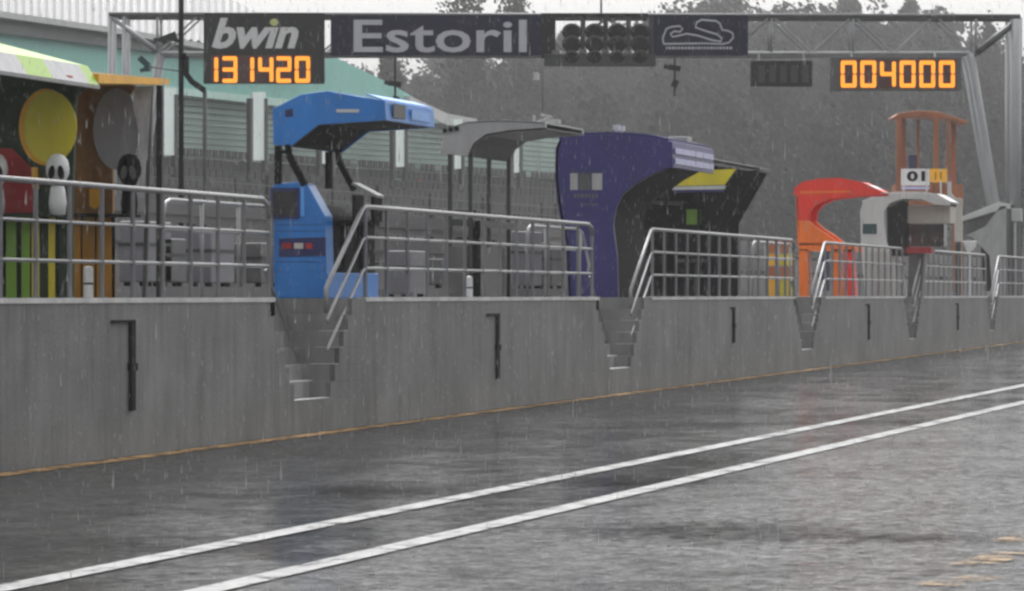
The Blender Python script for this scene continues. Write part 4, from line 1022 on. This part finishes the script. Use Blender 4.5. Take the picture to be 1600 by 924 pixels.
def tree(px, ybase, ytop, wpx, Z, lab, nclump=6, shape=1.0):
    p = atZ(px, ybase, Z); h = (ybase-ytop)/F*Z; w = wpx/F*Z/2
    g0 = Vector((p.x, p.y, p.z-6))
    t = thing('tree', lab, 'tree', g0, 'trees on the skyline')
    b = MB(); b.tube([g0, p+UP*h*.2, p+UP*h*.6, p+UP*h*.9], .35, 8, .06)
    for k in range(7):
        a = rnd.uniform(0, 6.28); z_ = rnd.uniform(.15, .75); s0 = p+UP*h*z_; b.tube([s0, s0+Vector((math.cos(a)*w*.6, math.sin(a)*w*.6, h*.14))], .13, 5, .03)
    b.build('trunk', 'bark', t)
    b = MB()
    crown(b, p+UP*h*.55, w*.8, h*.5, int(2600*nclump/6), .17*Z/300, rnd)
    b.build('crown', 'leaf_near', t)
tree(725, 230, -14, 120, 330, 'large grey-green tree rising above the banner lettering')
tree(805, 220, -10, 110, 340, 'broad grey-green tree behind the start lights, right of its larger neighbour')
tree(1130, 130, -16, 170, 480, 'wide hilltop tree above the circuit outline banner', 8)
tree(1325, 120, -4, 60, 480, 'small round hilltop tree beside the truss mast')
tree(1424, 110, 10, 40, 480, 'little hilltop tree above the glowing counter')
tree(1546, 190, 46, 46, 400, 'slender tree left of the gantry leg against the sky')
tree(1572, 220, 90, 60, 400, 'low tree behind the gantry leg at right')
tree(608, 200, 92, 60, 330, 'small tree above the end of the teal grandstand')

# low bank / hedge line beyond platform towards the right so the hill foot is closed
# ------------------------------------------------------------------ falling rain
rr = random.Random(5); b = MB()
for k in range(30000):
    Z = 5+40*rr.random()**.45; p = CAM+FWD*Z+RGT*(rr.uniform(-.24, .24)*Z)
    z = rr.uniform(.1, 1.53+.16*Z); l = rr.uniform(.006, .028); w_ = rr.uniform(.0009, .0022)
    p = Vector((p.x, p.y, z)); n_ = len(b.v); sl_x = .05*l
    b.v += [tuple(p+Vector((sl_x, 0, l))), tuple(p+Vector((w_, 0, -l*.5))), tuple(p+Vector((-w_*.5, w_*.87, -l*.5))), tuple(p+Vector((-w_*.5, -w_*.87, -l*.5))), tuple(p-UP*l)]
    for a_, c_ in ((1, 2), (2, 3), (3, 1)): b.f.append([n_, n_+a_, n_+c_]); b.f.append([n_+4, n_+c_, n_+a_]); b.mi += [0, 0]
mat('water_drop', (0.5, 0.5, 0.5), 0.3, 0, 0, 3, alpha=0.5)
kind(b.build('rain', 'water_drop'), 'stuff')
# ------------------------------------------------------------------ haze
HAZE = 0.0006
if HAZE:
    b = MB(); b.box(-300, 1100, -500, 700, -12, 90)
    m = bpy.data.materials.new('haze'); m.use_nodes = True; nt = m.node_tree; nt.nodes.clear()
    o_ = nt.nodes.new('ShaderNodeOutputMaterial'); pv = nt.nodes.new('ShaderNodeVolumePrincipled')
    pv.inputs['Color'].default_value = (.8, .8, .8, 1); pv.inputs['Density'].default_value = HAZE; pv.inputs['Anisotropy'].default_value = 0.0
    nt.links.new(pv.outputs['Volume'], o_.inputs['Volume']); M['haze'] = m
    kind(b.build('haze', 'haze'), 'stuff')

# ------------------------------------------------------------------ light and camera
SUN_EL, SUN_AZ = R(60), R(76)
w = bpy.data.worlds.new('World'); scene.world = w; w.use_nodes = True; nt = w.node_tree
bg = nt.nodes['Background']; sky = nt.nodes.new('ShaderNodeTexSky'); sky.sky_type = 'NISHITA'; sky.sun_disc = False
sky.sun_elevation = SUN_EL; sky.sun_rotation = SUN_AZ; sky.air_density = 1.0; sky.dust_density = 6.0; sky.ozone_density = 1.0
hs = nt.nodes.new('ShaderNodeHueSaturation'); hs.inputs['Saturation'].default_value = 0.08
nt.links.new(sky.outputs['Color'], hs.inputs['Color']); nt.links.new(hs.outputs['Color'], bg.inputs['Color']); bg.inputs['Strength'].default_value = 0.15
sl = bpy.data.lights.new('sun', 'SUN'); sl.energy = 0.5; sl.angle = R(25); sl.color = (1, .98, .95)
so = bpy.data.objects.new('sun', sl); col.objects.link(so)
# sun direction: rotation measured from +Y clockwise
sd = Vector((math.sin(SUN_AZ)*math.cos(SUN_EL), math.cos(SUN_AZ)*math.cos(SUN_EL), math.sin(SUN_EL)))
so.rotation_euler = sd.to_track_quat('Z', 'Y').to_euler()

cam = bpy.data.cameras.new('camera'); co = bpy.data.objects.new('camera', cam); col.objects.link(co)
cam.sensor_width = 36; cam.lens = F/1600*36; cam.clip_end = 6000; cam.clip_start = .3
cam.shift_y = (HY-462)/1600
co.location = CAM; co.rotation_euler = (-FWD).to_track_quat('Z', 'Y').to_euler()
scene.camera = co
scene.view_settings.view_transform = 'Standard'; scene.view_settings.look = 'None'; scene.view_settings.gamma = 1
scene.view_settings.exposure = 1.08
scene.cycles.max_bounces = 6; scene.cycles.volume_bounces = 0; scene.cycles.transparent_max_bounces = 8
scene.cycles.use_denoising = True
scene.render.filter_size = 1.5 if hasattr(scene.render, 'filter_size') else 1.5
scene.cycles.pixel_filter_type = 'BLACKMAN_HARRIS'; scene.cycles.filter_width = 2.7
